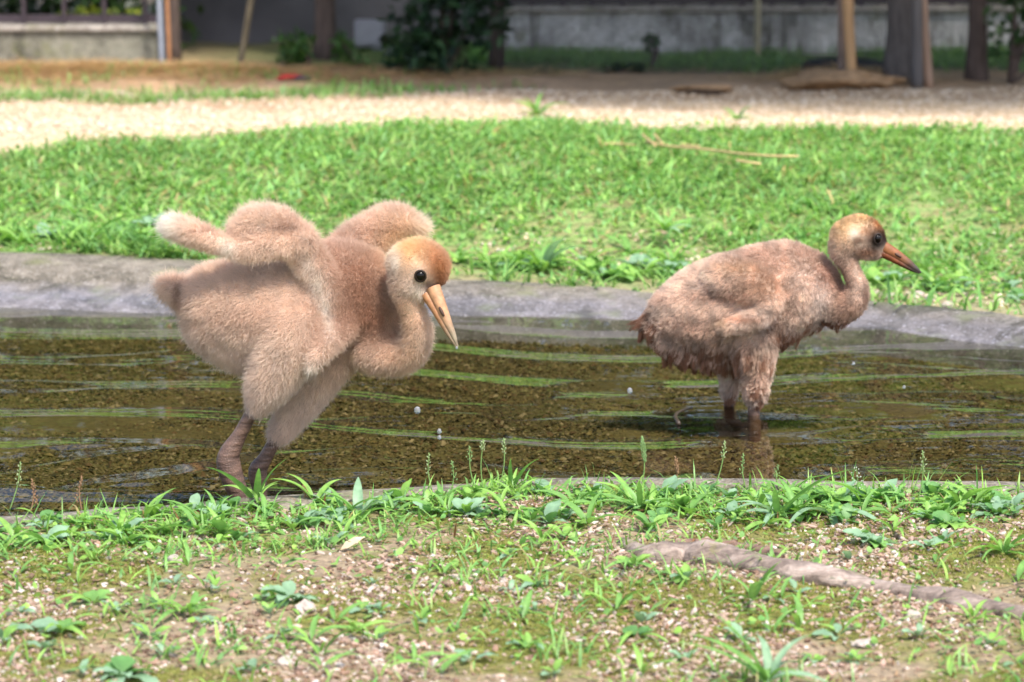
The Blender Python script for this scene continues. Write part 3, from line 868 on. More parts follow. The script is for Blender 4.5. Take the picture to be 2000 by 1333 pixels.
paint(meR, lambda u, v: colR(u, v) * 0.75)
lenR = lambda u, v: blend_val(u, v, 13, [(1670, 455, (50, 45), 3.0, 1.0), (1720, 475, (24, 24), 2, 1.0), (1660, 540, (30, 40), 5, 0.9), (1660, 620, (40, 24), 10, 0.7), (1380, 700, (100, 26), 25, 0.9), (1265, 640, (30, 40), 24, 0.8), (1500, 640, (16, 20), 18, 0.7), (1475, 760, (40, 40), 14, 0.8), (1545, 660, (30, 24), 18, 0.7)])
def flowR(u, v, n):
    f = np.zeros((len(u), 3)); f[:, 0] = -0.55; f[:, 2] = -0.5
    bt = np.exp(-((v - 705) / 30.0) ** 2); f[:, 2] -= bt * 0.9
    hd = np.exp(-((u - 1670) / 50.0) ** 2 - ((v - 460) / 40.0) ** 2); f[:, 2] += hd * 0.3
    return f
clR = lambda u, v: blend_val(u, v, 0.28, [(1670, 455, (50, 45), 0.1, 1.0), (1380, 695, (110, 40), 0.93, 1.0), (1475, 750, (50, 60), 0.85, 0.9), (1270, 640, (40, 40), 0.9, 0.9), (1640, 630, (60, 20), 0.85, 0.8)])
grow_down('down', meR, R_root, locR, 170000, frR, colR, lenR, flowR, 0.00030, clump=7000, clump_amt=clR, jitter=0.38, blotch=0.5, keepf=[(1670, 455, 60, 2.4, 1.0), (1728, 486, (10, 8), 0.0, 1.0)])
def flowW(u, v, n):
    f = np.zeros((len(u), 3)); f[:, 0] = -0.25; f[:, 2] = -1.6
    return f
wet = grow_down('wet_tufts', meR, R_root, locR, 9000, frR, lambda u, v: blend_blobs(u, v, lin(172, 134, 112), [(1262, 630, 24, d_dk, 0.8), (1640, 635, 40, lin(140, 100, 78), 0.7), (1300, 690, 40, lin(150, 104, 80), 0.7)]),
                lambda u, v: blend_val(u, v, 34, [(1262, 630, 24, 42, 1.0), (1630, 630, (40, 20), 22, 1.0), (1475, 770, (30, 30), 20, 1.0)]), flowW, 0.00034, clump=150, clump_amt=lambda u, v: np.full(len(u), 0.97), jitter=0.25,
                keepf=[(1500, 600, (9e4, 9e4), 0.0, 1.0), (1360, 697, (95, 14), 1.0, 1.0), (1262, 640, (16, 26), 1.0, 1.0), (1635, 636, (40, 9), 0.7, 1.0), (1545, 660, (24, 14), 0.7, 1.0), (1480, 775, (26, 24), 0.5, 1.0), (1425, 772, (14, 16), 0.5, 1.0)])
eye_part(frR, meR, 1713, 466, 8.0, locR, R_root, ring=1.25)
ubR = bill('bill', frR, [(1716, 479, -48), (1740, 492, -48), (1765, 508, -48), (1785, 523, -48), (1799, 533, -48)], [14, 11.5, 9, 6, 1.6], [11, 9, 7, 5, 1.5], lin(142, 90, 54), lin(66, 57, 52), locR, R_root)
lbR = bill('lower_bill', frR, [(1716, 492, -48), (1738, 502, -48), (1762, 516, -48), (1782, 527, -48), (1796, 534, -48)], [9, 8, 6, 4, 1.5], [9, 7.5, 6, 4, 1.5], lin(128, 70, 38), lin(60, 51, 46), locR, R_root)
nostril(frR, ubR, 1748, 495, 1760, 503, 2.6, locR)
leg_part(frR, [(1474, 760, -48, 11), (1473, 785, -48, 11), (1472, 805, -48, 12), (1474, 840, -46, 13), (1476, 868, -44, 10)], locR, R_root)
leg_part(frR, [(1424, 755, 48, 10), (1423, 775, 48, 10), (1424, 800, 48, 10), (1426, 824, 48, 9)], locR, R_root)
move_mesh(meR, locR)
link('body', meR, M_skin, R_root)

# ------------------------------------------------------------------ grass, moss, gravel and litter on the ground
def blades(x, y, z, L, W, az, lean, curl, col):
    n = len(x)
    ts = np.array((0.0, 0.33, 0.7))
    dx, dy = np.cos(az), np.sin(az)
    V = np.empty((n, 7, 3)); T = np.empty((n, 7, 3))
    def pos(t):
        h = L * (np.sin(lean) * t + curl * t * t)
        zz = L * np.maximum(np.cos(lean) * t - 0.55 * curl * t * t * t, 0.04 * t)
        return np.stack((x + dx * h, y + dy * h, z + zz), -1)
    for k, t in enumerate(ts):
        c = pos(np.full(n, t))
        w = W * 0.5 * (0.75 if k == 0 else (1.0 if k == 1 else 0.7))
        side = np.stack((-dy * w, dx * w, w * 0.25 * (k % 2)), -1)
        V[:, 2 * k], V[:, 2 * k + 1] = c - side, c + side
    V[:, 6] = pos(np.ones(n))
    base = np.array((0, 1, 2, 3, 4, 5, 6))
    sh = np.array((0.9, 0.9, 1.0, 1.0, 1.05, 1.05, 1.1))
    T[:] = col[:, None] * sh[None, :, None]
    f = np.array(((0, 1, 3), (0, 3, 2), (2, 3, 5), (2, 5, 4), (4, 5, 6)))
    F = f[None] + (np.arange(n) * 7)[:, None, None]
    return V.reshape(-1, 3), F.reshape(-1, 3), T.reshape(-1, 3)
def discs(x, y, z, r, az, tilt, col):
    "small round leaves: hexagon fans, cupped"
    n = len(x)
    a = np.arange(6) * math.pi / 3
    v = np.stack((np.cos(a), np.sin(a) * 0.75, 0.12 * np.cos(2 * a)), -1)
    v = np.vstack((v, (0, 0, -0.12)))[None] * r[:, None, None]
    ct, st = np.cos(tilt)[:, None], np.sin(tilt)[:, None]
    vx, vz = v[..., 0] * ct - v[..., 2] * st, v[..., 0] * st + v[..., 2] * ct
    ca, sa = np.cos(az)[:, None], np.sin(az)[:, None]
    V = np.stack((vx * ca - v[..., 1] * sa + x[:, None], vx * sa + v[..., 1] * ca + y[:, None], vz + z[:, None]), -1)
    f = np.array([(i, (i + 1) % 6, 6) for i in range(6)])
    F = f[None] + (np.arange(n) * 7)[:, None, None]
    return V.reshape(-1, 3), F.reshape(-1, 3), np.repeat(col, 7, 0)
def merge(*parts):
    VV, FF, TT, o = [], [], [], 0
    for V, F, T in parts:
        VV.append(V); FF.append(F + o); TT.append(T); o += len(V)
    return np.concatenate(VV), np.concatenate(FF), np.concatenate(TT)
GREENS = [(0.235, 0.435, 0.115), (0.20, 0.395, 0.105), (0.285, 0.48, 0.135), (0.165, 0.36, 0.10), (0.31, 0.48, 0.14), (0.22, 0.42, 0.155)]
LIMES = [(0.255, 0.45, 0.085), (0.215, 0.41, 0.08), (0.31, 0.51, 0.11), (0.185, 0.38, 0.10)]

def scatter(n, x0, x1, y0, y1, wedge=0.2, margin=0.15):
    x, y = rng.uniform(x0, x1, n), rng.uniform(y0, y1, n)
    k = np.abs(x) < wedge * y + margin
    return x[k], y[k]

# the lawn behind the pond
x, y = scatter(120000, -2.3, 2.3, 6.0, 10.3)
sd = sdist(x, y) - 0.2 * rimscale(x) + 0.06 * (fbm(x * 9, y * 9, 2) - 0.5)
patch = fbm(x * 2.6 + 11, y * 2.6 + 2, 4)
edge_thin = smooth(0.0, 0.9, sd + (patch - 0.5) * 2.2 - 0.12 - np.where(x > 0.9, 0.35, 0.0) + np.where(x < -0.3, 0.6, 0))
le = lawn_edge(x) + 0.25 * (fbm(x * 7, y * 3, 3) - 0.5)
dens = np.where(sd < 0, 0, 0.10 + 0.9 * edge_thin) * smooth(0.12, -0.15, y - le)
clumpn = fbm(x * 16, y * 16, 2)
k = rng.random(len(x)) < dens * (0.35 + 1.1 * clumpn)
x, y, pa, et = x[k], y[k], patch[k], edge_thin[k]
n = len(x)
tall = 1 + 0.6 * np.exp(-((x - 0.12) / 0.2) ** 2 - ((y - 9.6) / 0.5) ** 2)
Lh = rng.uniform(0.022, 0.070, n) * (0.65 + 0.6 * fbm(x * 4, y * 4)) * (0.6 + 0.4 * et) * tall
cl = pick(GREENS, n, 0.22) * (0.8 + 0.4 * fbm(x * 3, y * 3)[:, None])
dry = rng.random(n) < 0.06
cl[dry] = pick([(0.42, 0.34, 0.16), (0.35, 0.30, 0.12)], dry.sum())
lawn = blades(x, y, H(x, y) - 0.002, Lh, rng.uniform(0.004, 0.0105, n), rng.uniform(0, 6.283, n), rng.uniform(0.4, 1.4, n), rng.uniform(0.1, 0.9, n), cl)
x, y = scatter(36000, -2.0, 2.0, 6.4, 10.0)
sd = sdist(x, y) - 0.2 * rimscale(x)
pt = fbm(x * 3 + 31, y * 3 + 12, 3)
k = (sd > 0) & (y < lawn_edge(x)) & (rng.random(len(x)) < 0.15 + 1.1 * smooth(0.45, 0.65, pt))
x, y = x[k], y[k]; n = len(x)
clov = discs(x, y, H(x, y) + rng.uniform(0.006, 0.026, n), rng.uniform(0.0045, 0.0105, n), rng.uniform(0, 6.283, n), rng.normal(0, 0.45, n), pick(LIMES + GREENS, n, 0.25))
x, y = scatter(16000, -1.8, 1.8, 6.1, 7.2)
sd = sdist(x, y) - 0.2 * rimscale(x)
k = (sd > -0.02) & (sd < 0.12) & (rng.random(len(x)) < smooth(0.36, 0.6, fbm(x * 5 + 6, y * 3 + 2, 3)) * np.where(x > 0.75, 0.25, 1.0))
x, y = x[k], y[k]; n = len(x)
edge = blades(x, y, H(x, y) - 0.002, rng.uniform(0.04, 0.10, n), rng.uniform(0.004, 0.010, n), rng.uniform(0, 6.283, n), rng.uniform(0.1, 0.9, n), rng.uniform(0.2, 0.9, n), pick(GREENS, n, 0.25))
V, F, T = merge(lawn, clov, edge)
tag(link('grass', npmesh('lawn_grass', V, F, T), M_leaf), 'bright green lawn of short tangled grass beyond the pond', 'grass', kind='stuff')

# thin dark grass in the shade before the walls, thin strips on the dirt at left
x1, y1 = scatter(30000, -0.2, 2.9, 12.0, 13.7, 0.2, 0.3)
k = rng.random(len(x1)) < smooth(0.35, 0.6, fbm(x1 * 2 + 5, y1 * 2 + 1)) * smooth(12.0, 12.7, y1)
x1, y1 = x1[k], y1[k]
x2, y2 = scatter(26000, -2.6, 0.2, 10.5, 12.9, 0.2, 0.2)
strip = 0.8 * np.exp(-((y2 - 10.9 - 0.22 * (x2 + 1)) / 0.16) ** 2) * smooth(0.0, -0.7, x2) + 0.22 * np.exp(-((y2 - 11.5) / 0.3) ** 2) * smooth(0.5, 0.64, fbm(x2 * 3, y2 * 3))
k = rng.random(len(x2)) < strip
x2, y2 = x2[k], y2[k]
x, y = np.concatenate((x1, x2)), np.concatenate((y1, y2)); n = len(x)
V, F, T = blades(x, y, H(x, y) - 0.003, rng.uniform(0.025, 0.075, n), rng.uniform(0.004, 0.008, n), rng.uniform(0, 6.28, n), rng.uniform(0.1, 0.9, n), rng.uniform(0.1, 0.7, n), pick(GREENS, n, 0.25) * 0.85)
tag(link('grass', npmesh('far_grass', V, F, T), M_leaf), 'thin grass growing on the bare dirt before the walls', 'grass', kind='stuff')

# near bank: dense by the rim, sparse towards the camera
x, y = scatter(60000, -1.1, 1.1, 3.0, 4.75, 0.2, 0.15)
sd = sdist(x, y) - 0.07
pa = fbm(x * 4.5 + 3, y * 4.5 + 21, 3)
nz = fbm(x * 15 + 9, y * 15, 2)
band = np.exp(-(np.maximum(sd - 0.08, 0) / 0.14) ** 2)
dens = np.where(sd < 0, 0.0, 0.05 + 0.9 * band * smooth(0.28, 0.5, pa) + 0.35 * smooth(0.52, 0.68, pa)) * (0.3 + 1.4 * smooth(0.4, 0.62, nz))
k = rng.random(len(x)) < dens * 0.62
x, y = x[k], y[k]; n = len(x)
Lh = rng.uniform(0.012, 0.042, n) * (0.7 + 0.7 * fbm(x * 8, y * 8))
cl = pick(GREENS + LIMES, n, 0.22)
dry = rng.random(n) < 0.06
cl[dry] = pick([(0.42, 0.33, 0.17), (0.33, 0.27, 0.12), (0.25, 0.12, 0.06)], dry.sum())
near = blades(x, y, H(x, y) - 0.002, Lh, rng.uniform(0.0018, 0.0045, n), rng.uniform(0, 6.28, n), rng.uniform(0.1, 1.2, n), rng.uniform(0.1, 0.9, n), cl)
x, y = scatter(9000, -1.1, 1.1, 3.3, 4.75, 0.2, 0.1)
sd = sdist(x, y) - 0.07
k = (sd > 0.0) & (sd < 0.09) & (rng.random(len(x)) < 0.9 * smooth(0.4, 0.6, fbm(x * 7 + 3, y * 2)))
x, y = x[k], y[k]; n = len(x)
thin = blades(x, y, H(x, y) - 0.002, rng.uniform(0.03, 0.075, n) * rng.choice([0.7, 0.7, 1.0], n), rng.uniform(0.0016, 0.0034, n), rng.uniform(0, 6.28, n), rng.uniform(0.0, 0.55, n), rng.uniform(0.0, 0.45, n), pick(GREENS + LIMES, n, 0.22))
x, y = scatter(26000, -1.1, 1.1, 3.3, 4.7, 0.2, 0.1)
sd = sdist(x, y) - 0.075
pa = fbm(x * 5 + 41, y * 5 + 12, 3)
k = (sd > 0) & (rng.random(len(x)) < 0.5 * np.exp(-(sd / 0.22) ** 2) * smooth(0.35, 0.55, pa) + 0.06)
x, y = x[k], y[k]; n = len(x)
nclov = discs(x, y, H(x, y) + rng.uniform(0.003, 0.018, n), rng.uniform(0.003, 0.008, n), rng.uniform(0, 6.28, n), rng.normal(0, 0.45, n), pick(LIMES + GREENS, n, 0.25))
V, F, T = merge(near, nclov, thin)
tag(link('grass', npmesh('bank_grass', V, F, T), M_leaf), 'short grass and tiny round leaves along the near bank', 'grass', kind='stuff')

# moss: short dense upright points in yellow-green cushions
x, y = scatter(150000, -0.95, 0.95, 3.2, 4.5, 0.19, 0.08)
mo = fbm(x * 5 + 1, y * 5 + 4) * 0.6 + fbm(x * 22 + 1, y * 22 + 4) * 0.4
k = (sdist(x, y) > 0.08) & (rng.random(len(x)) < 0.85 * smooth(0.42, 0.58, mo))
x, y = x[k], y[k]; n = len(x)
V, F, T = blades(x, y, H(x, y) - 0.001, rng.uniform(0.003, 0.008, n), rng.uniform(0.001, 0.0022, n), rng.uniform(0, 6.28, n), rng.uniform(0, 0.9, n), rng.uniform(0, 0.4, n), pick([(0.25, 0.26, 0.05), (0.20, 0.22, 0.045), (0.30, 0.31, 0.07), (0.25, 0.22, 0.07)], n, 0.25))
tag(link('moss', npmesh('moss', V, F, T), M_leaf), 'yellow-green moss cushions on the near bank', 'moss', kind='stuff')

# pale gravel and brown litter between the moss
x, y = scatter(60000, -0.95, 0.95, 3.2, 4.6, 0.19, 0.08)
gr = fbm(x * 6 + 51, y * 6 + 14, 3)
k = (sdist(x, y) > 0.085) & (rng.random(len(x)) < 0.15 + 0.85 * smooth(0.4, 0.62, gr))
x, y = x[k], y[k]; n = len(x)
r = rng.uniform(0.0013, 0.0036, n) * rng.choice([1, 1, 1, 1.8], n)
V, F, T = pebbles(x, y, H(x, y) + r * 0.3, r, pick([(0.40, 0.30, 0.23), (0.46, 0.37, 0.31), (0.32, 0.23, 0.165), (0.27, 0.17, 0.12), (0.52, 0.45, 0.40), (0.40, 0.27, 0.215), (0.16, 0.10, 0.07)], n, 0.2), 0.6)
tag(link('gravel', npmesh('bank_gravel', V, F, T, False), M_stone), 'fine pinkish gravel scattered over the near bank', 'gravel', kind='stuff')
x, y = scatter(9000, -0.95, 0.95, 3.2, 4.6, 0.19, 0.08)
k = (sdist(x, y) > 0.09); x, y = x[k], y[k]; n = len(x)
V, F, T = blades(x, y, H(x, y) + 0.003, rng.uniform(0.005, 0.02, n), rng.uniform(0.0012, 0.004, n), rng.uniform(0, 6.28, n), rng.uniform(1.35, 1.57, n), rng.uniform(0, 0.2, n), pick([(0.3, 0.17, 0.1), (0.42, 0.28, 0.17), (0.2, 0.1, 0.06), (0.5, 0.38, 0.25)], n, 0.25))
tag(link('litter', npmesh('litter', V, F, T), M_leaf), 'brown bits of leaf and bark on the near bank', 'litter', kind='stuff')
# pale gravel of the path, dry straw on the far mounds
x, y = scatter(26000, -2.4, 2.4, 8.4, 11.2, 0.2, 0.15)
k = (y > lawn_edge(x) - 0.1); x, y = x[k], y[k]
x3, y3 = scatter(4500, -1.6, 1.7, 6.3, 7.2, 0.2, 0.1)
k = (sdist(x3, y3) > 0.205 * rimscale(x3)) & (rng.random(len(x3)) < smooth(0.5, 0.62, fbm(x3 * 3 + 1, y3 * 3)) + 0.4 * (x3 > 0.85)); x, y = np.concatenate((x, x3[k])), np.concatenate((y, y3[k])); n = len(x)
r = rng.uniform(0.003, 0.009, n)
V, F, T = pebbles(x, y, H(x, y) + r * 0.2, r, pick([(0.53, 0.40, 0.26), (0.61, 0.49, 0.36), (0.42, 0.31, 0.21), (0.65, 0.55, 0.44)], n, 0.15), 0.55)
tag(link('gravel', npmesh('path_gravel', V, F, T, False), M_stone), 'pale sandy gravel of the path beyond the lawn', 'gravel', kind='stuff')
n = 15000
x = C_straw[0] + rng.normal(0.1, 0.75, n); y = C_straw[1] + 0.1 + rng.normal(0, 0.24, n)
x = np.concatenate((x, C_mound[0] + rng.normal(0, 0.18, 1200))); y = np.concatenate((y, C_mound[1] + rng.normal(0, 0.15, 1200))); n = len(x)
V, F, T = blades(x, y, H(x, y) + rng.uniform(0, 0.012, n), rng.uniform(0.04, 0.14, n), rng.uniform(0.002, 0.005, n), rng.normal(0, 0.7, n) + math.pi * rng.integers(0, 2, n), rng.uniform(1.2, 1.56, n), rng.uniform(0, 0.25, n), pick([(0.58, 0.38, 0.21), (0.68, 0.49, 0.29), (0.48, 0.3, 0.16), (0.38, 0.24, 0.13)], n, 0.2))
tag(link('straw', npmesh('straw', V, F, T), M_leaf), 'dry tan straw strewn over the far mounds', 'straw', kind='stuff')

# ------------------------------------------------------------------ broad-leaved weeds, tall blades and seed stalks, each its own plant
def leaf_mesh(L, W, droop, fold, shape=1.0, col=(0.1, 0.22, 0.05), wavy=0.0, segs=8):
    V, T = [], []
    for i in range(segs + 1):
        t = i / segs
        w = W * 0.5 * (max(math.sin(math.pi * t ** shape), 0) ** 0.8) + W * 0.05 * (1 - t)
        xx = L * t; zz = L * (0.5 * t - droop * t * t)
        wv = wavy * W * math.sin(t * 17)
        V += [(xx, -w, zz + fold * w + wv), (xx, 0, zz), (xx, w, zz + fold * w - wv)]
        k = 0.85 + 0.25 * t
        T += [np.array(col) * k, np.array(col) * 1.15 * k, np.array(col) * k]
    F = []
    for i in range(segs):
        a = i * 3
        F += [(a, a + 3, a + 4, a + 1), (a + 1, a + 4, a + 5, a + 2)]
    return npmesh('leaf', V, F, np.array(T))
BLUE = (0.25, 0.40, 0.26); MID = (0.19, 0.38, 0.10); LIM = (0.25, 0.45, 0.10); DEEP = (0.13, 0.29, 0.09)
LEAFS = {
    'oval_mid': leaf_mesh(0.034, 0.016, 0.42, 0.25, 0.9, MID, 0.03), 'oval_lime': leaf_mesh(0.030, 0.014, 0.35, 0.3, 0.85, LIM, 0.04),
    'oval_blue': leaf_mesh(0.036, 0.017, 0.5, 0.2, 0.9, BLUE, 0.06), 'round_deep': leaf_mesh(0.022, 0.018, 0.3, 0.15, 1.0, DEEP, 0.02),
    'lance_lime': leaf_mesh(0.062, 0.0085, 0.55, 0.5, 0.6, LIM), 'lance_mid': leaf_mesh(0.075, 0.010, 0.6, 0.5, 0.6, MID),
    'lance_blue': leaf_mesh(0.085, 0.013, 0.62, 0.4, 0.65, BLUE), 'blade_long': leaf_mesh(0.12, 0.011, 0.35, 0.5, 0.5, MID),
}
def weed(name, label, cat, u, v, leaves, z0=None, group=None, spread=(0.15, 0.9), scale=1.0, az0=None, azr=6.283):
    "leaves: list of (kind, count); every leaf a child"
    gpos = G(u, v, 0.06)
    for _ in range(3): gpos = G(u, v, float(H(gpos[0], gpos[1])))
    if group is None:
        r = empty(name, gpos)
        tag(r, label, cat, group)
    k = 0; tot = sum(c for _, c in leaves)
    for kind, c in leaves:
        for _ in range(c):
            a = (az0 if az0 is not None else 0) + (k + random.uniform(-0.35, 0.35)) / tot * azr
            s = scale * random.uniform(0.65, 1.15)
            mat = Matrix.LocRotScale(Vector((math.cos(a) * 0.003, math.sin(a) * 0.003, 0.001 + random.uniform(0, 0.006))),
                                     Matrix.Rotation(a, 3, 'Z') @ Matrix.Rotation(-random.uniform(*spread) + 0.35, 3, 'Y') @ Matrix.Rotation(random.uniform(-0.35, 0.35), 3, 'X'),
                                     Vector((s, s * random.uniform(0.8, 1.2), s)))
            k += 1
            if group is None:
                o = bpy.data.objects.new('leaf', LEAFS[kind]); COL.objects.link(o); o.parent = r
                if not LEAFS[kind].materials: LEAFS[kind].materials.append(M_leaf)
                o.matrix_local = mat
            else:
                me = LEAFS[kind]; nv = len(me.vertices)
                co = np.empty(nv * 3, np.float32); me.vertices.foreach_get('co', co)
                m4 = np.array(mat)
                V = co.reshape(-1, 3) @ m4[:3, :3].T + m4[:3, 3] + gpos
                F = np.array([p.vertices[:] for p in me.polygons])
                T = np.empty(nv * 4, np.float32); me.attributes['tint'].data.foreach_get('color', T)
                COVER.setdefault(group, []).append((V, F, T.reshape(-1, 4)[:, :3]))
    return None
COVER = {}
big = [
    (1520, 1015, 'broad-bladed green grass clump arching over the middle of the near rim', [('lance_mid', 4), ('lance_blue', 5), ('blade_long', 3)], 1.0),
    (1250, 1000, 'long-bladed grass clump under the dark green seed spike', [('lance_mid', 4), ('blade_long', 4)], 0.8),
    (1000, 960, 'lime grass clump at the rim below three tall seed heads', [('lance_lime', 6), ('blade_long', 2)], 0.9),
    (500, 985, 'grass clump with one long upright blade right of the left chick\'s feet', [('lance_lime', 5), ('blade_long', 3)], 0.95),
    (700, 1020, 'dark broad grass leaves lying flat right of the left chick', [('lance_blue', 4), ('lance_mid', 5)], 1.0),
    (90, 1065, 'leafy blue-green weed patch nearest the left end of the bank', [('oval_blue', 6), ('lance_mid', 5), ('lance_lime', 3)], 1.1),
    (250, 1062, 'bushy weed of mixed blades on bare gravel below the left chick', [('lance_lime', 7), ('oval_mid', 4)], 1.0),
    (570, 1175, 'flat rosette of bluish leaves on gravel in the left half of the bank', [('oval_blue', 11)], 1.1),
    (1470, 1175, 'upright grass tuft growing against the exposed tree root', [('lance_mid', 5), ('blade_long', 2)], 0.85),
    (1500, 1338, 'large out-of-focus grass clump at the bottom edge below the root', [('lance_blue', 4), ('blade_long', 3), ('lance_mid', 4)], 0.95),
    (1245, 1245, 'small dark-leaved weed on gravel near the bottom centre', [('round_deep', 5), ('lance_lime', 2)], 1.1),
    (240, 1325, 'dark rounded weed cut by the bottom edge at left', [('round_deep', 6), ('oval_blue', 5)], 1.4),
    (120, 1240, 'loose weed with drooping leaves in the lower left', [('oval_mid', 5), ('oval_blue', 4), ('lance_lime', 3)], 1.15),
    (350, 1200, 'thin tuft of upright blades in the lower left gravel', [('lance_lime', 5), ('blade_long', 2)], 0.8),
    (1700, 1065, 'bluish broad-leaved weed behind the exposed root', [('oval_blue', 9), ('oval_mid', 3)], 1.1),
    (1850, 1030, 'rounded deep green weed on the right part of the bank', [('round_deep', 8), ('oval_lime', 5)], 1.3),
    (1960, 1085, 'grassy weed at the right edge of the bank', [('lance_lime', 8), ('lance_mid', 4)], 1.0),
    (1580, 975, 'broad-leaved weed with a curled dark leaf touching the near rim', [('oval_mid', 6), ('round_deep', 3)], 1.2),
    (1620, 1010, 'pale wide-bladed weed just right of the curled dark leaf', [('oval_lime', 6), ('lance_blue', 3)], 1.15),
    (690, 1240, 'two wide upright blades in the lower centre-left', [('lance_lime', 4)], 1.0),
    (1060, 1060, 'fine upright grass tuft in the moss at the centre of the bank', [('lance_lime', 9)], 0.7),
    (1240, 1110, 'small leafy weed at the left end of the exposed root', [('oval_lime', 5), ('lance_mid', 3)], 1.0),
    (910, 1010, 'large pale rounded leaves in the grass at the centre of the near rim', [('oval_blue', 5), ('oval_lime', 3)], 1.2),
    (1900, 1215, 'small grass tuft beside the root at right', [('lance_lime', 6)], 0.7),
    (180, 1180, 'low weed on gravel below the left end of the rim', [('oval_mid', 4), ('lance_lime', 3)], 0.9),
]
for u, v, lab, lv, s in big:
    isg = 'grass' in lab
    weed('grass_clump' if isg else 'weed', lab, 'grass clump' if isg else 'weed', u, v, lv, scale=s, spread=(0.25, 1.15) if isg else (0.1, 0.75))
# many small ones along the near rim that nothing tells apart
kinds = [[('oval_lime', 4), ('oval_mid', 3)], [('lance_lime', 5)], [('oval_blue', 4), ('round_deep', 2)], [('lance_mid', 4), ('oval_lime', 2)], [('round_deep', 5)]]
for i in range(170):
    u = random.uniform(-20, 2020)
    v0 = np.interp(u, [0, 250, 700, 1200, 2000], [1022, 1008, 975, 962, 965])
    v = v0 + abs(random.gauss(0, 34)) + 2
    weed('weed', 'small green weed in the crowded strip of plants along the near rim', 'weed', u, v, kinds[i % 5], group='small weeds along the near rim', scale=random.uniform(0.6, 1.15), spread=(0.1, 1.1))
for i in range(110):
    u, v = random.uniform(0, 2000), random.uniform(1060, 1325)
    if 1250 < u and abs(v - np.interp(u, [1250, 1400, 1650, 2000], [1090, 1085, 1130, 1195])) < 35: continue
    weed('weed', 'tiny weed seedling scattered on the mossy gravel of the bank', 'weed', u, v, [[('lance_lime', 3)], [('oval_lime', 3), ('oval_blue', 2)], [('lance_mid', 2), ('lance_lime', 2)], [('oval_blue', 4)]][i % 4], group='weed seedlings on the gravel', scale=random.uniform(0.45, 0.85), spread=(0.2, 1.1))
# leafy weeds at the far rim and in the lawn
for i in range(90):
    u = random.choice([random.uniform(880, 1340), random.uniform(880, 1500), random.uniform(1700, 2000), random.uniform(0, 330)])
    v0 = np.interp(u, [0, 350, 880, 1100, 1300, 1700, 2000], [486, 492, 520, 545, 556, 565, 600])
    v = v0 - abs(random.gauss(0, 22))
    gp = G(u, v, 0.08)
    weed('weed', 'leafy weed in the thin grass along the far rim', 'weed', u, v, kinds[i % 5], group='weeds along the far rim', scale=random.uniform(1.1, 1.9), spread=(0.2, 1.0))
for u, v, lab, s in ((1300, 455, 'star-shaped broad grass clump on bare earth left of the right chick', 1.2), (1060, 535, 'leafy green clump leaning over the far rim between the chicks', 1.9), (1050, 228, 'taller grass clump at the back edge of the lawn', 1.5), (1440, 240, 'small dark weed at the back edge of the lawn above the right chick', 1.0)):
    weed('grass_clump', lab, 'grass clump', u, v, [('lance_mid', 6), ('lance_lime', 5), ('lance_blue', 2)], scale=s, spread=(0.3, 1.2))

for g_, lab in (('small weeds along the near rim', 'tangle of small green weeds crowding the near rim'), ('weed seedlings on the gravel', 'weed seedlings dotted over the mossy gravel'), ('weeds along the far rim', 'leafy weeds in the thin grass along the far rim')):
    V, F, T = merge(*COVER[g_])
    tag(link('weeds', npmesh('weeds', V, F, T), M_leaf), lab, 'weeds', kind='stuff')
M_stem = solid('stem', (0.17, 0.28, 0.08), 0.6, bstr=0)
M_seed_g = solid('green_seed', (0.17, 0.27, 0.10), 0.7, bstr=0)
M_seed_p = solid('pale_seed', (0.27, 0.33, 0.16), 0.7, bstr=0)
M_seed_b = solid('brown_seed', (0.26, 0.15, 0.08), 0.8, bstr=0)
M_petal = solid('white_petal', (0.5, 0.54, 0.44), 0.7, bstr=0)
def stalk(label, ub, vb, ut, vt, kind, head_px):
    b = G(ub, vb, 0.065)
    for _ in range(3): b = G(ub, vb, float(H(b[0], b[1])))
    t = P(ut, vt, b[1] + 0.004)
    mid = (b + t) / 2 + np.array((0.004 * (1 if ut > ub else -1), 0, 0.002))
    r = empty('seed_stalk', b)
    tag(r, label, 'seed stalk', 'seed stalks along the near rim')
    path = spline([b, mid, t], 12)
    V, F = tube(shift(path, b), np.linspace(0.0011, 0.0006, 12), 6)
    link('stem', npmesh('stem', V, F), M_stem if kind != 'brown' else M_seed_b, r)
    m = {'green': M_seed_g, 'pale': M_seed_p, 'brown': M_seed_b, 'white': M_petal, 'spike': M_seed_g}[kind]
    hl = head_px * b[1] / FPX
    d = (path[-1] - path[-3]); d /= np.linalg.norm(d)
    bm = bmesh.new()
    ng = {'spike': 70, 'brown': 26, 'white': 24}.get(kind, 15)
    rad = {'spike': 0.0034, 'white': 0.009, 'brown': 0.003}.get(kind, 0.004)
    for i in range(ng):
        s = (i + 0.5) / ng
        a = i * 2.4
        rr = rad * (math.sin(math.pi * min(1, 0.15 + s * 0.85)) + 0.15) * random.uniform(0.5, 1.1)
        c = path[-1] - d * hl * (1 - s) + np.array((math.cos(a) * rr, math.sin(a) * rr, 0)) - b
        sz = random.uniform(0.0007, 0.0013)
        mt = Matrix.Translation(c) @ Matrix.Rotation(random.uniform(-0.5, 0.5) + math.cos(a) * 0.5, 4, 'Y') @ Matrix.Diagonal((sz, sz, sz * (2.0 if kind != 'white' else 1.0), 1))
        bmesh.ops.create_icosphere(bm, subdivisions=1, radius=1, matrix=mt)
    me = bpy.data.meshes.new('seed_head'); bm.to_mesh(me); bm.free()
    link('seed_head', me, m, r)
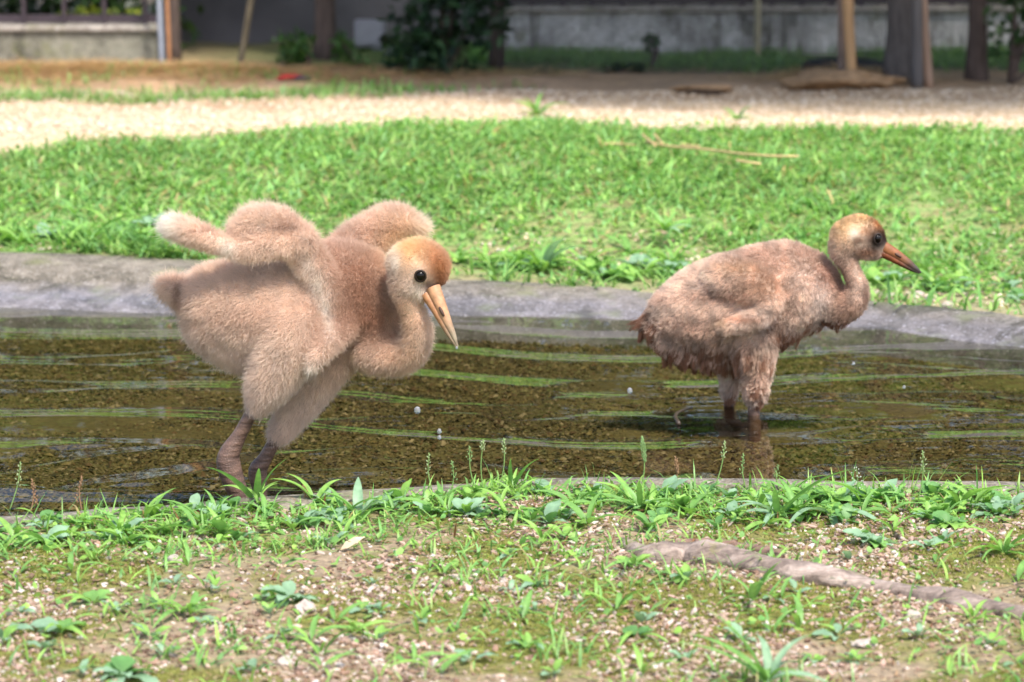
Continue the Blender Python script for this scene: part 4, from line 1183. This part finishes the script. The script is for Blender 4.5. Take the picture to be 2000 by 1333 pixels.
for row in (
    ('pale green seed head leaning right at the far left of the near rim', 18, 1000, 40, 902, 'pale', 50),
    ('short brown seed spike, second stalk from the left', 60, 1002, 62, 936, 'brown', 52),
    ('reddish brown seed spike in front of the water left of the left chick', 160, 1000, 160, 930, 'brown', 55),
    ('brown tipped stalk just right of the left chick\'s feet', 590, 985, 592, 948, 'brown', 26),
    ('green seed head, left one of the close trio at the rim centre', 930, 965, 917, 872, 'green', 30),
    ('thin pale stalk, middle one of the close trio at the rim centre', 945, 970, 944, 860, 'pale', 20),
    ('tall pale seed head, right one of the close trio at the rim centre', 975, 962, 984, 856, 'pale', 32),
    ('airy pale seed sprays left of the close trio', 845, 965, 838, 885, 'pale', 46),
    ('short green spray between the airy sprays and the trio', 880, 968, 882, 900, 'green', 40),
    ('dark green dense seed spike, thickest of all the stalks', 1253, 965, 1254, 853, 'spike', 50),
    ('tan seed spike right of the dark green spike', 1316, 962, 1319, 892, 'brown', 34),
    ('pale seed head leaning right, tallest between the two dark spikes', 1392, 965, 1416, 862, 'pale', 34),
    ('thin branched green stalk right of the tall leaning one', 1458, 962, 1452, 886, 'green', 46),
    ('short dark stalk in front of the water below the right chick', 1522, 958, 1520, 908, 'green', 26),
    ('white flowering stalk standing on the pale rim', 1668, 985, 1672, 912, 'white', 46),
    ('thin branched stalk with few pale buds right of the white flower', 1792, 985, 1802, 880, 'pale', 44),
): stalk(*row)
# ------------------------------------------------------------------ root, stones, dry leaf, straw stems, drops
m, nt, b = newmat('root_bark')
oc = objco(nt, (1, 1, 1))
n1 = noise(nt, 25, 6, 0.65, vec=objco(nt, (0.5, 2, 2)), dist=0.5); n2 = noise(nt, 120, 4, vec=oc)
c = ramp(nt, n1, [(0.3, (0.08, 0.055, 0.045)), (0.5, (0.25, 0.19, 0.155)), (0.68, (0.42, 0.335, 0.285))])
nt.links.new(mixc(nt, 1.0, c, ramp(nt, n2, [(0.3, (0.7,) * 3), (0.7, (1.2,) * 3)]), 'MULTIPLY'), b.inputs['Base Color'])
mo_ = ramp(nt, noise(nt, 18, 5, 0.7, vec=oc), [(0.57, (0, 0, 0)), (0.68, (0.75,) * 3)])
nt.links.new(mixc(nt, mo_, b.inputs['Base Color'].links[0].from_socket, (0.2, 0.19, 0.06)), b.inputs['Base Color'])
b.inputs['Roughness'].default_value = 0.9
bump(nt, b, n1, 0.8, 0.01)
M_root = m
def gpath(pts, lift):
    out = []
    for u, v in pts:
        q = G(u, v, 0.07)
        for _ in range(3): q = G(u, v, float(H(q[0], q[1])))
        out.append(q + np.array((0, 0, lift)))
    return np.array(out)
pr = spline(np.column_stack((gpath([(1215, 1062), (1275, 1090), (1345, 1092), (1440, 1100), (1540, 1122), (1650, 1140), (1770, 1160), (1900, 1185), (2040, 1212), (2200, 1240)], -0.001), [0.010, 0.026, 0.031, 0.027, 0.024, 0.022, 0.020, 0.020, 0.019, 0.018])), 60)
V, F = tube(pr[:, :3], pr[:, 3], 24, noise=0.45, nscale=15, squash=0.8)
V2, F2 = tube(spline(gpath([(1300, 1072), (1400, 1069), (1470, 1080), (1530, 1093)], 0.004), 20), np.array([0.003] + [0.0085] * 18 + [0.003]), 12, noise=0.5, nscale=30)
r = empty('tree_root', pr[0, :3])
tag(r, 'grey-brown tree root exposed in the mossy bank, running off to the right', 'tree root')
link('root', npmesh('root', shift(V, pr[0, :3]), F), M_root, r)
M_bark2 = solid('dark_bark', (0.20, 0.125, 0.095), 0.9, 0.4, 60, bstr=0.6, bdist=0.006)
link('bark_strip', npmesh('bark_strip', shift(V2, pr[0, :3]), F2), M_bark2, r)

M_rock = solid('pale_stone', (0.42, 0.35, 0.30), 0.85, 0.25, 60, bstr=0.5, bdist=0.004)
def stone(label, u, v, r, col=None, flat=0.7, group=None):
    q = gpath([(u, v)], 0)[0]
    bm = bmesh.new(); bmesh.ops.create_icosphere(bm, subdivisions=3, radius=1)
    s = random.uniform(0, 50)
    for vv in bm.verts:
        k = 1 + 0.5 * (float(fbm(vv.co.x * 1.3 + s, vv.co.y * 1.3 + vv.co.z + s, 3)) - 0.5) * 2
        vv.co = Vector((vv.co.x * 1.15 * k, vv.co.y * 0.9 * k, vv.co.z * flat * k)) * r
    me = bpy.data.meshes.new('stone'); bm.to_mesh(me); bm.free()
    o = link('stone', me, M_rock); o.location = q + np.array((0, 0, r * flat * 0.45))
    o.rotation_euler.z = random.uniform(0, 6)
    tag(o, label, 'stone', group)
stone('pale pink pebble cluster stone on gravel below the left chick', 340, 1098, 0.011)
stone('pale stone under the bluish leaf rosette', 597, 1196, 0.014)
stone('angular pale stone below the exposed root', 1782, 1208, 0.011)
stone('flat pale stone in the gravel at the lower right', 1690, 1262, 0.014, flat=0.4)
stone('small white pebble in the moss at the centre of the bank', 1128, 1172, 0.0065)
stone('small white stone left of the bottom centre', 985, 1140, 0.006)
stone('pinkish flat stone near the bottom left', 560, 1295, 0.013, flat=0.4)
for (u, v), w_ in zip(((1713, 580), (1740, 585), (1793, 580), (1815, 590), (1850, 600)), ('first stone from the right chick', 'second stone from the right chick', 'third stone from the right chick', 'fourth stone from the right chick', 'last stone towards the right edge')):
    stone(w_ + ', in the row on bare earth behind the far rim', u, v, 0.013)
M_dry = leaf_material('dry_leaf', (0.55, 0.44, 0.32), 0.2)
q = gpath([(665, 1080)], 0.004)[0]
me = leaf_mesh(0.036, 0.012, 0.1, 0.5, 0.9, wavy=0.12); o = link('dry_leaf', me, M_dry); o.location = q; o.rotation_euler = (0.5, -0.1, 0.5)
tag(o, 'curled pale dry leaf lying in the moss right of the left chick', 'dry leaf')
M_dry2 = leaf_material('red_leaf', (0.30, 0.09, 0.05), 0.2)
q = gpath([(372, 1018)], 0.008)[0]
me = leaf_mesh(0.018, 0.012, 0.3, 0.3, 0.9); o = link('dry_leaf', me, M_dry2); o.location = q; o.rotation_euler = (0.3, 0, 0.2)
tag(o, 'small reddish dry leaf among weeds below the left chick', 'dry leaf')

M_strawm = solid('straw_stem', (0.55, 0.40, 0.19), 0.6, bstr=0)
def rod(name, label, cat, pts, r, mat, lift, group=None, n=14):
    g = gpath(pts, lift)
    V, F = tube(shift(spline(g, n), g[0]), np.linspace(r, r * 0.7, n), 7)
    o = link(name, npmesh(name, V, F), mat); o.location = g[0]
    return tag(o, label, cat, group)
rod('straw_stem', 'long dry straw stem lying across the lawn to the right', 'straw', [(1262, 305), (1300, 314), (1380, 322), (1440, 330), (1500, 335), (1560, 336)], 0.0042, M_strawm, 0.042)
rod('straw_stem', 'short forked straw piece crossing the left end of the long stem', 'straw', [(1254, 294), (1268, 306), (1280, 318)], 0.004, M_strawm, 0.046)
rod('straw_stem', 'straw sprig sticking up from the long stem', 'straw', [(1278, 293), (1286, 304), (1294, 312)], 0.004, M_strawm, 0.046)
rod('straw_stem', 'short straw piece lying below the right end of the long stem', 'straw', [(1438, 343), (1462, 347), (1485, 350)], 0.0042, M_strawm, 0.04)
rod('straw_stem', 'pale straw piece in the lawn left of the long stem', 'straw', [(1180, 309), (1200, 308), (1240, 311)], 0.003, M_strawm, 0.04)
rod('straw_stem', 'straw piece lying against the middle of the long stem', 'straw', [(1330, 313), (1366, 317)], 0.004, M_strawm, 0.044)

m, nt, b = newmat('water_drop')
b.inputs['Base Color'].default_value = (0.9, 0.93, 1, 1); b.inputs['Roughness'].default_value = 0.03
b.inputs['Transmission Weight'].default_value = 0.8; b.inputs['IOR'].default_value = 1.33
M_drop = m
for lab, u, v, Y_, r in (('bright water drop falling in the middle of the pond', 815, 802, 4.75, 0.0062), ('upper of two small drops near the rim centre', 858, 843, 4.65, 0.0045), ('lower of two small drops near the rim centre', 858, 855, 4.65, 0.004), ('water drop falling left of the right chick\'s legs', 1230, 764, 5.0, 0.0056), ('small water drop falling below the right chick\'s breast', 1667, 711, 5.1, 0.0036), ('tiny drop hanging at the tip of the left chick\'s beak', 892, 680, 4.33, 0.0024), ('small drop above the dark water at right', 1766, 757, 5.1, 0.0034)):
    bm = bmesh.new(); bmesh.ops.create_uvsphere(bm, u_segments=14, v_segments=10, radius=r * 0.85)
    for vv in bm.verts: vv.co.z *= 1.15 if vv.co.z < 0 else 1.3
    me = bpy.data.meshes.new('water_drop'); bm.to_mesh(me); bm.free()
    for p in me.polygons: p.use_smooth = True
    o = link('water_drop', me, M_drop); o.location = P(u, v, Y_)
    tag(o, lab, 'water drop', 'drops of water')
g0 = G(1326, 828, 0.004)
pts = np.array([G(1326, 828, 0.004), G(1319, 812, 0.006), G(1334, 801, 0.006), G(1352, 797, 0.002)])
V, F = tube(shift(spline(pts, 14), pts[0]), np.linspace(0.004, 0.002, 14), 8)
o = link('squiggle', npmesh('squiggle', V, F), solid('wet_squiggle', (0.06, 0.042, 0.03), 0.4)); o.location = pts[0]  # bent dark tube lying at the waterline
tag(o, 'bent brown twig floating left of the right chick', 'squiggle')

# ------------------------------------------------------------------ walls, fences, trees behind
def wbase(u, Y): 
    q = P(u, 400, Y); return q[0]
def zat(v, Y):
    d = ray(1000, v); return CAM_H + d[2] * Y / d[1]
M_iron = solid('painted_iron', (0.045, 0.032, 0.04), 0.5, 0.2, 60, bstr=0)
M_cop = concrete('coping', (0.42, 0.38, 0.34), stain=0.3)
YL = 12.6      # left low wall
r = empty('low_wall', (wbase(0, YL), YL, 0.0))
tag(r, 'stained low concrete wall under the iron fence at left', 'wall')
x0, x1 = wbase(-700, YL), wbase(312, YL)
zt = zat(52, YL)
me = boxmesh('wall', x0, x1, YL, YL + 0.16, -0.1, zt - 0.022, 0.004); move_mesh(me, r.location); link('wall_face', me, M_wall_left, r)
me = boxmesh('coping', x0, x1 + 0.01, YL - 0.02, YL + 0.19, zt - 0.0215, zt + 0.006, 0.006); move_mesh(me, r.location); link('coping', me, M_cop, r)
r = empty('iron_fence', (x0, YL + 0.09, zt))
tag(r, 'dark iron railing standing on the low concrete wall at left', 'fence')
me = boxmesh('rail', x0, x1, YL + 0.05, YL + 0.09, zt + 0.012, zt + 0.048, 0.003); move_mesh(me, r.location); link('rail', me, M_iron, r)
me = boxmesh('rail', x0, x1, YL + 0.05, YL + 0.09, zt + 0.55, zt + 0.58, 0.003); move_mesh(me, r.location); link('rail', me, M_iron, r)
u = -700
while u < 312:
    xx = wbase(u, YL)
    me = boxmesh('baluster', xx - 0.009, xx + 0.009, YL + 0.035, YL + 0.061, zt + 0.004, zt + 0.62, 0.002); move_mesh(me, r.location); link('baluster', me, M_iron, r)
    u += 52 if int(u) % 3 else 78
# right wall with rail
YR = 13.3
r = empty('low_wall', (wbase(1000, YR), YR, 0.0))
tag(r, 'long grey streaked concrete wall behind the netting at right', 'wall')
x0r, x1r = wbase(960, YR), wbase(2700, YR)
ztr = zat(12, YR)
me = boxmesh('wall', x0r, x1r, YR, YR + 0.2, -0.15, ztr - 0.03, 0.004); move_mesh(me, r.location); link('wall_face', me, M_wall, r)
me = boxmesh('coping', x0r - 0.01, x1r, YR - 0.025, YR + 0.23, ztr - 0.0295, ztr - 0.004, 0.005); move_mesh(me, r.location); link('coping', me, M_cop, r)
r = empty('iron_fence', (x0r, YR + 0.1, ztr))
tag(r, 'dark iron railing standing on the long grey wall at right', 'fence')
for za, zb in ((0.006, 0.04), (0.55, 0.585)):
    me = boxmesh('rail', x0r, x1r, YR + 0.07, YR + 0.11, ztr + za, ztr + zb, 0.003); move_mesh(me, r.location); link('rail', me, M_iron, r)
xx = x0r + 0.05
while xx < x1r:
    me = boxmesh('baluster', xx - 0.012, xx + 0.012, YR + 0.05, YR + 0.076, ztr - 0.004, ztr + 0.64, 0.002); move_mesh(me, r.location); link('baluster', me, M_iron, r)
    xx += 0.14
# shaded wall in the middle with the box
YM = 14.2
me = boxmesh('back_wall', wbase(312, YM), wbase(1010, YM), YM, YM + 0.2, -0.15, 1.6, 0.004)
o = link('back_wall', me, solid('shaded_wall_grey', (0.12, 0.11, 0.115), 0.9, 0.35, 3, bstr=0.3)); o.location = (0, 0, 0)  # grey wall, colour darkened to stand for the deep shade
tag(o, 'grey wall with its shade painted in, between the two low walls', 'wall')
r = empty('utility_box', (wbase(725, 13.6), 13.6, zat(92, 13.6)))
tag(r, 'pale grey box on a post before the dark wall', 'utility box')
bx0, bx1, bz0, bz1 = wbase(695, 13.6), wbase(755, 13.6), zat(92, 13.6), zat(40, 13.6)
M_boxg = solid('box_grey', (0.34, 0.33, 0.36), 0.5, 0.1, 20, bstr=0)
for nm, a in (('cabinet', (bx0, bx1, 13.6, 13.7, bz0, bz1, 0.006)), ('door', (bx0 + 0.012, bx1 - 0.012, 13.592, 13.598, bz0 + 0.012, bz1 - 0.012, 0.002)), ('post', ((bx0 + bx1) / 2 + 0.01, (bx0 + bx1) / 2 + 0.06, 13.62, 13.67, -0.1, bz0 - 0.002, 0.004))):
    me = boxmesh(nm, *a); move_mesh(me, r.location); link(nm, me, M_boxg, r)
# posts and stakes
def pole(name, label, cat, ub, vb, ut, vt, Y, wpx, mat, extra=0.9, nodes=False, group=None, noise_=0.06):
    b = P(ub, vb, Y); t = P(ut, vt, Y)
    b[2] = min(b[2], float(H(b[0], Y))) - 0.02
    d = (t - b); t = t + d / d[2] * extra
    r = wpx / 2 * Y / FPX
    pts = np.array([b + (t - b) * s for s in np.linspace(0, 1, 24)])
    rad = np.full(24, r)
    if nodes:
        rad[6::6] *= 1.12
    V, F = tube(shift(pts, b), rad, 12, noise=noise_, nscale=24)
    o = link(name, npmesh(name, V, F), mat); o.location = b
    return tag(o, label, cat, group)
M_bamboo = solid('bamboo', (0.42, 0.25, 0.12), 0.5, 0.25, 12, bstr=0, stretch=(3, 3, 0.4))
M_bamboo2 = solid('grey_bamboo', (0.30, 0.19, 0.13), 0.6, 0.25, 12, bstr=0, stretch=(3, 3, 0.4))
M_greyw = solid('grey_wood', (0.10, 0.09, 0.087), 0.85, 0.3, 14, stretch=(4, 4, 0.4))
M_darkw = solid('dark_wood', (0.085, 0.062, 0.05), 0.9, 0.35, 14, stretch=(4, 4, 0.4))
M_ypost = solid('yellowed_post', (0.52, 0.44, 0.28), 0.8, 0.2, 14, bstr=0)
M_gpost = solid('galvanised_post', (0.33, 0.36, 0.42), 0.5, 0.15, 20, bstr=0)
pole('post', 'grey metal post at the end of the left wall', 'post', 318, 105, 312, 0, 12.45, 14, M_gpost)
pole('stake', 'rusty brown stake standing close beside the grey metal post', 'stake', 331, 108, 326, 0, 12.4, 8, solid('rusty_stake', (0.40, 0.19, 0.09), 0.8, 0.3, 20, bstr=0))
pole('stake', 'thin leaning stake in the dark gap left of the pale box', 'stake', 466, 124, 490, 0, 12.3, 13, solid('stake_wood', (0.15, 0.12, 0.075), 0.85, 0.3, 20, bstr=0))
pole('post', 'yellowed post against the grey streaked wall', 'post', 1478, 106, 1480, 0, 13.15, 12, M_ypost)
pole('bamboo_pole', 'tan bamboo pole rising from the dirt mound', 'pole', 1664, 150, 1656, 0, 11.35, 21, M_bamboo, nodes=True)
pole('bamboo_pole', 'greyish bamboo pole close behind the tan one on the mound', 'pole', 1645, 148, 1644, 0, 11.45, 18, solid('old_bamboo', (0.2, 0.14, 0.11), 0.8, 0.3, 14, bstr=0), nodes=True)
pole('bamboo_pole', 'brown bamboo pole right of the grey tree trunk, leaning left', 'pole', 1814, 170, 1800, 0, 11.35, 21, M_bamboo2, nodes=True)
pole('bamboo_pole', 'grey weathered pole between the grey trunk and the brown bamboo', 'pole', 1791, 172, 1791, 0, 11.3, 22, M_greyw)
# trees
def leaf_cloud(centres, rad, n, size, pal, zsq=0.75):
    c = np.asarray(centres)[rng.integers(0, len(centres), n)]
    d = rng.normal(0, 1, (n, 3)); d /= np.linalg.norm(d, axis=1)[:, None]
    p = c + d * (rad * rng.random((n, 1)) ** 0.5) * (1, 1, zsq)
    a = rng.normal(0, 1, (n, 3)); a /= np.linalg.norm(a, axis=1)[:, None]
    nn = rng.normal(0, 0.7, (n, 3)) + (0, 0, 0.8)
    b = np.cross(nn, a); b /= np.linalg.norm(b, axis=1)[:, None]
    a = np.cross(b, nn); a /= np.linalg.norm(a, axis=1)[:, None]
    s = size * rng.uniform(0.6, 1.3, (n, 1))
    V = np.stack((p - a * s, p - b * s * 0.45, p + a * s, p + b * s * 0.45), 1)
    F = np.arange(n * 4).reshape(n, 4)
    T = np.repeat(pick(pal, n, 0.3), 4, 0)
    return V.reshape(-1, 3), F, T
PAL_T = [(0.05, 0.12, 0.025), (0.07, 0.16, 0.03), (0.04, 0.09, 0.02), (0.09, 0.19, 0.035)]
PAL_S = [(0.09, 0.20, 0.03), (0.13, 0.26, 0.04), (0.07, 0.16, 0.03)]
def tree(label, x, y, rad, mat, zc, crown_r, nl, pal=PAL_T, lean=0.0, off=(0.0, 0.0), leaf=0.07, ncl=34, group=None, zsq=0.55):  # off shifts the unseen crown from its trunk to place its shade
    z0 = float(H(x, y)) - 0.04
    r = empty('tree', (x, y, z0))
    tag(r, label, 'tree', group)
    pts = np.array([(lean * t * t, 0.03 * math.sin(t * 4), t * (zc)) for t in np.linspace(0, 1, 26)])
    rr = rad * (1 - 0.55 * np.linspace(0, 1, 26)); rr[0] *= 1.35; rr[1] *= 1.12
    V, F = tube(pts, rr, 18, noise=0.12, nscale=40)
    t = link('trunk', npmesh('trunk', V, F), mat, r)
    cs = []
    for i in range(ncl):
        a = i * 2.4; q = math.sqrt((i + 0.5) / ncl)
        c = np.array((math.cos(a) * q * crown_r + lean + off[0], math.sin(a) * q * crown_r + off[1], zc + random.uniform(-0.6, 0.7) * crown_r * zsq))
        cs.append(c)
        if i % 4 == 0:
            b = spline([pts[17 + i % 7], (pts[20] + c) / 2 + (0, 0, 0.1), c], 8)
            V, F = tube(b, np.linspace(rad * 0.35, rad * 0.08, 8), 7)
            link('limb', npmesh('limb', V, F), mat, r)
    V, F, T = leaf_cloud(cs, crown_r * 0.36, nl, leaf, pal)
    link('crown', npmesh('crown', V, F, T, False), M_crown, r)
M_bark = solid('grey_bark', (0.115, 0.098, 0.09), 0.95, 0.35, 18, bstr=0.8, bdist=0.01, stretch=(3, 3, 0.6))
M_barkd = solid('brown_bark', (0.085, 0.06, 0.05), 0.95, 0.35, 18, bstr=0.8, bdist=0.01, stretch=(3, 3, 0.6))
xt = lambda u, Y: wbase(u, Y)
tree('thick grey trunked tree between the two bamboo pairs', xt(1752, 11.5), 11.5, 0.062, M_bark, 3.0, 1.55, 7500, off=(0.35, -1.15))
tree('dark trunked tree near the right edge', xt(1900, 11.7), 11.7, 0.042, M_barkd, 3.0, 1.5, 6500, off=(1.4, -1.3))
tree('dark trunked tree before the shaded wall left of the pale box', xt(638, 12.9), 12.9, 0.05, M_barkd, 2.9, 1.5, 7000, off=(0.7, 0.3))
tree('tree with slim dark trunk beside the grey wall end', xt(965, 12.6), 12.6, 0.022, M_barkd, 3.1, 1.35, 7000, off=(1.25, -1.9))
tree('dark slim tree standing close to the left end of the shaded wall', xt(345, 12.8), 12.8, 0.03, M_barkd, 3.0, 1.3, 5500, off=(0.4, 0.8))
TW = ('above the left railing', 'left of the shaded wall', 'beyond the dark wall', 'beyond the netting', 'beyond the right edge', 'at the far left')
for i, (tx, ty, zc, cr) in enumerate(((-3.6, 15.9, 2.5, 1.7), (-1.4, 16.4, 2.5, 1.8), (0.9, 16.3, 2.4, 1.8), (3.2, 16.2, 2.4, 1.7), (5.4, 15.6, 2.5, 1.7), (-5.6, 15.6, 2.5, 1.8))):
    tree('broad leafy tree in the row behind the walls, ' + TW[i], tx, ty, 0.09, M_barkd, zc, cr, 5200, group='trees behind the walls', zsq=0.9, leaf=0.11, pal=[(0.17, 0.34, 0.05), (0.22, 0.40, 0.06), (0.12, 0.27, 0.04)])  # unseen crowns, leaf colours brightened for green reflections in the pond
# hedge and shrubs
def shrub(name, label, cat, cs, rad, n, leaf, pal, base, group=None):
    r = empty(name, base); tag(r, label, cat, group)
    V, F, T = leaf_cloud(cs, rad, n, leaf, pal, 1.0)
    link('foliage', npmesh('foliage', shift(V, base), F, T, False), M_crown, r)
    for c in cs[::max(1, len(cs) // 5)]:
        V, F = tube(spline([np.array(base), (np.array(base) + c) / 2 + (0.02, 0, 0), c], 8) - np.array(base), np.linspace(0.012, 0.004, 8), 6)
        link('stem', npmesh('stem', V, F), M_barkd, r)
Yb = 12.0
bx_, bz_ = wbase(870, Yb), float(H(wbase(870, Yb), Yb))
cs = [np.array((bx_ + random.uniform(-0.15, 0.17), Yb + random.uniform(-0.08, 0.12), bz_ + z)) for z in np.linspace(0.04, 1.6, 40)]
shrub('shrub', 'dark leafy shrub standing between the shaded wall and the grey wall', 'shrub', cs, 0.17, 3600, 0.036, [(0.022, 0.05, 0.025), (0.035, 0.085, 0.035), (0.016, 0.035, 0.02)], (bx_, Yb, bz_))  # leaf colours darkened to hold the shade it stands in
Yb = 11.6
bx_ = wbase(1965, Yb); bz_ = float(H(bx_, Yb))
cs = [np.array((bx_ + random.uniform(-0.06, 0.22), Yb + random.uniform(-0.05, 0.1), bz_ + z)) for z in np.linspace(0.14, 1.0, 20)]
shrub('shrub', 'sparse dark shrub at the right edge behind the netting', 'shrub', cs, 0.12, 750, 0.03, [(0.04, 0.09, 0.03), (0.06, 0.13, 0.035)], (bx_, Yb, bz_))
cs = [np.array((x, 13.3 + random.uniform(-0.2, 0.3), z)) for x in np.linspace(-4.5, wbase(300, 13.3), 26) for z in (0.3, 0.6, 0.95, 1.3)]
shrub('hedge', 'dark hedge with a few bright leaves behind the left railing', 'hedge', cs, 0.26, 14000, 0.04, [(0.03, 0.07, 0.02), (0.02, 0.05, 0.015), (0.04, 0.09, 0.02)], (-2.6, 13.3, 0.0))
cs = [np.array((x, 14.6 + random.uniform(-0.2, 0.3), z)) for x in np.linspace(0.1, 5.2, 30) for z in (0.2, 0.55, 0.95, 1.4)]
shrub('hedge', 'dark hedge behind the railing of the grey wall', 'hedge', cs, 0.3, 14000, 0.045, [(0.03, 0.07, 0.02), (0.02, 0.05, 0.015), (0.05, 0.11, 0.025)], (2.6, 14.6, 0.0))
cs = [P(u, v, 12.95) for u, v in ((126, 25), (155, 24), (180, 24), (192, 26), (212, 30), (222, 27), (252, 31), (268, 24))]
shrub('sunlit_leaves', 'yellow-green sunlit leaves showing through the left railing', 'shrub', cs, 0.03, 120, 0.022, [(0.34, 0.38, 0.05), (0.26, 0.34, 0.05)], (cs[0][0], 12.95, 0.0))  # sunlight on the hedge put into these bright leaf colours
for u, v, n_, wl in ((600, 118, 200, 'left of the dark trunk'), (690, 120, 160, 'below the pale box'), (800, 128, 260, 'beside the tall dark shrub'), (540, 116, 140, 'right of the leaning stake')):
    q = P(u, v, 12.3); q[2] = float(H(q[0], 12.3))
    cs = [q + np.array((random.uniform(-0.08, 0.08), random.uniform(-0.05, 0.05), 0.03 + 0.03 * i)) for i in range(4)]
    shrub('shrub', 'low dark weeds at the shaded wall, ' + wl, 'shrub', cs, 0.06, n_, 0.02, [(0.05, 0.12, 0.03), (0.07, 0.15, 0.03)], tuple(q), 'low weeds at the shaded wall')
q = P(1270, 120, 12.4); q[2] = float(H(q[0], 12.4))
shrub('sapling', 'small sapling with flat leaves before the grey streaked wall', 'sapling', [P(1272, 76, 12.4), P(1280, 80, 12.4), P(1268, 96, 12.4)], 0.025, 26, 0.03, [(0.05, 0.12, 0.04)], tuple(q))
q = P(1215, 138, 12.1); q[2] = float(H(q[0], 12.1))
shrub('shrub', 'dark low clump on the dirt before the grey wall', 'shrub', [q + np.array((dx, 0, 0.02)) for dx in (-0.06, -0.02, 0.03, 0.07)], 0.03, 160, 0.015, [(0.03, 0.05, 0.03)], tuple(q))
# netting
YN = 12.15
r = empty('net_fence', (wbase(975, YN), YN, 0.0))
tag(r, 'dark square mesh netting stretched before the grey wall', 'net fence')
xa, xb = wbase(975, YN), wbase(2700, YN)
M_net = solid('net_cord', (0.06, 0.05, 0.055), 0.7, bstr=0)
VV, FF, off = [], [], 0
def bar(p, q, w):
    global off
    d = np.array(q) - p; ax = np.array((w, 0, 0)) if abs(d[2]) > abs(d[0]) else np.array((0, 0, w))
    ay = np.array((0, w, 0))
    VV.extend([p - ax - ay, p + ax - ay, p + ax + ay, p - ax + ay, q - ax - ay, q + ax - ay, q + ax + ay, q - ax + ay])
    FF.extend([(off + a, off + b_, off + b_ + 4, off + a + 4) for a, b_ in ((0, 1), (1, 2), (2, 3), (3, 0))]); off += 8
pitch = 0.0215
for xx in np.arange(xa, xb, pitch): bar(np.array((xx, YN, 0.02)), np.array((xx + 0.004 * math.sin(xx * 9), YN + 0.01, 1.3)), 0.0018)
for zz in np.arange(0.03, 1.3, pitch): bar(np.array((xa, YN + 0.004, zz)), np.array((xb, YN + 0.004, zz)), 0.0018)
o = link('netting', npmesh('netting', shift(VV, r.location), FF, None, False), M_net, r); o['kind'] = 'stuff'
for u in (980, 1905):
    b = P(u, 150, YN + 0.02)
    V, F = tube(np.array([(b[0], YN + 0.02, 0.0), (b[0], YN + 0.02, 1.35)]) - np.array(r.location), [0.014, 0.014], 10)
    link('net_post', npmesh('net_post', V, F), M_darkw, r)
# tyre behind the mound, the red and navy bundle, the dug mound
bm = bmesh.new()
R0, r0 = 0.135, 0.034
me_v = []
for i in range(40):
    A = 2 * math.pi * i / 40
    for j in range(14):
        B = 2 * math.pi * j / 14
        rr = R0 + r0 * 1.1 * math.cos(B) * (1 + 0.05 * (i % 2) * (math.cos(B) > 0.5))
        me_v.append((math.cos(A) * rr, math.sin(A) * rr, r0 * (abs(math.sin(B)) ** 0.8) * (1 if math.sin(B) > 0 else -1)))
F = [(i * 14 + j, ((i + 1) % 40) * 14 + j, ((i + 1) % 40) * 14 + (j + 1) % 14, i * 14 + (j + 1) % 14) for i in range(40) for j in range(14)]
bm.free()
q = P(1648, 124, 11.95)
o = link('tyre', npmesh('tyre', me_v, F), solid('tyre_rubber', (0.016, 0.016, 0.018), 0.7, 0.3, 30, bstr=0.2)); o.location = (q[0], 11.95, float(H(q[0], 11.95)) + 0.03)
tag(o, 'black tyre lying flat behind the dirt mound and bamboo poles', 'tyre')
def lump(name, c, rx, ry, rz, mat, seed, parent=None, amp=0.5):
    bm = bmesh.new(); bmesh.ops.create_icosphere(bm, subdivisions=4, radius=1)
    for vv in bm.verts:
        k = 1 + amp * (float(fbm(vv.co.x * 1.5 + seed, vv.co.y * 1.5 + vv.co.z * 1.2 + seed, 4)) - 0.5) * 2
        vv.co = Vector((vv.co.x * rx * k + c[0], vv.co.y * ry * k + c[1], vv.co.z * rz * k + c[2]))
    me = bpy.data.meshes.new(name); bm.to_mesh(me); bm.free()
    for p in me.polygons: p.use_smooth = True
    return link(name, me, mat, parent)
q = P(575, 159, 11.55); zq = float(H(q[0], 11.55))
r = empty('cloth_bundle', (q[0], 11.55, zq))
tag(r, 'small red and navy cloth bundle lying on the straw', 'cloth')
lump('red_cloth', (-0.022, 0, 0.012), 0.05, 0.04, 0.014, solid('red_cloth', (0.36, 0.02, 0.02), 0.8, bstr=0), 3, r)
lump('navy_cloth', (0.028, -0.02, 0.009), 0.034, 0.03, 0.011, solid('navy_cloth', (0.015, 0.02, 0.05), 0.8, bstr=0), 9, r)
lump('green_cloth', (0.058, -0.015, 0.009), 0.016, 0.015, 0.009, solid('green_cloth', (0.02, 0.06, 0.035), 0.8, bstr=0), 14, r)
M_clod = solid('dug_earth', (0.31, 0.19, 0.10), 0.95, 0.35, 25, bstr=0.8, bdist=0.02)
q = P(1650, 152, 11.25); zq = float(H(q[0], 11.25))
o = lump('dirt_mound', (0, 0, 0), 0.235, 0.14, 0.05, M_clod, 5, amp=0.6); o.location = (q[0], 11.25, zq + 0.015)
tag(o, 'undercut brown dirt mound at the foot of the bamboo poles', 'dirt mound')
q = P(1370, 172, 11.0); zq = float(H(q[0], 11.0))
o = lump('dirt_clod', (0, 0, 0), 0.11, 0.06, 0.02, M_clod, 22, amp=0.85); o.location = (q[0], 11.06, zq + 0.012)
tag(o, 'low brown dirt ridge over a dark hollow in the far ground', 'dirt ridge')
o = lump('hollow', (0, 0, 0), 0.09, 0.03, 0.01, solid('dark_earth', (0.06, 0.035, 0.02), 0.95, bstr=0.3), 27, amp=0.4); o.location = (q[0], 10.985, zq + 0.004)  # flat dark lump set just in front of the ridge
tag(o, 'dark lump of earth at the hollow under the low ridge', 'earth')
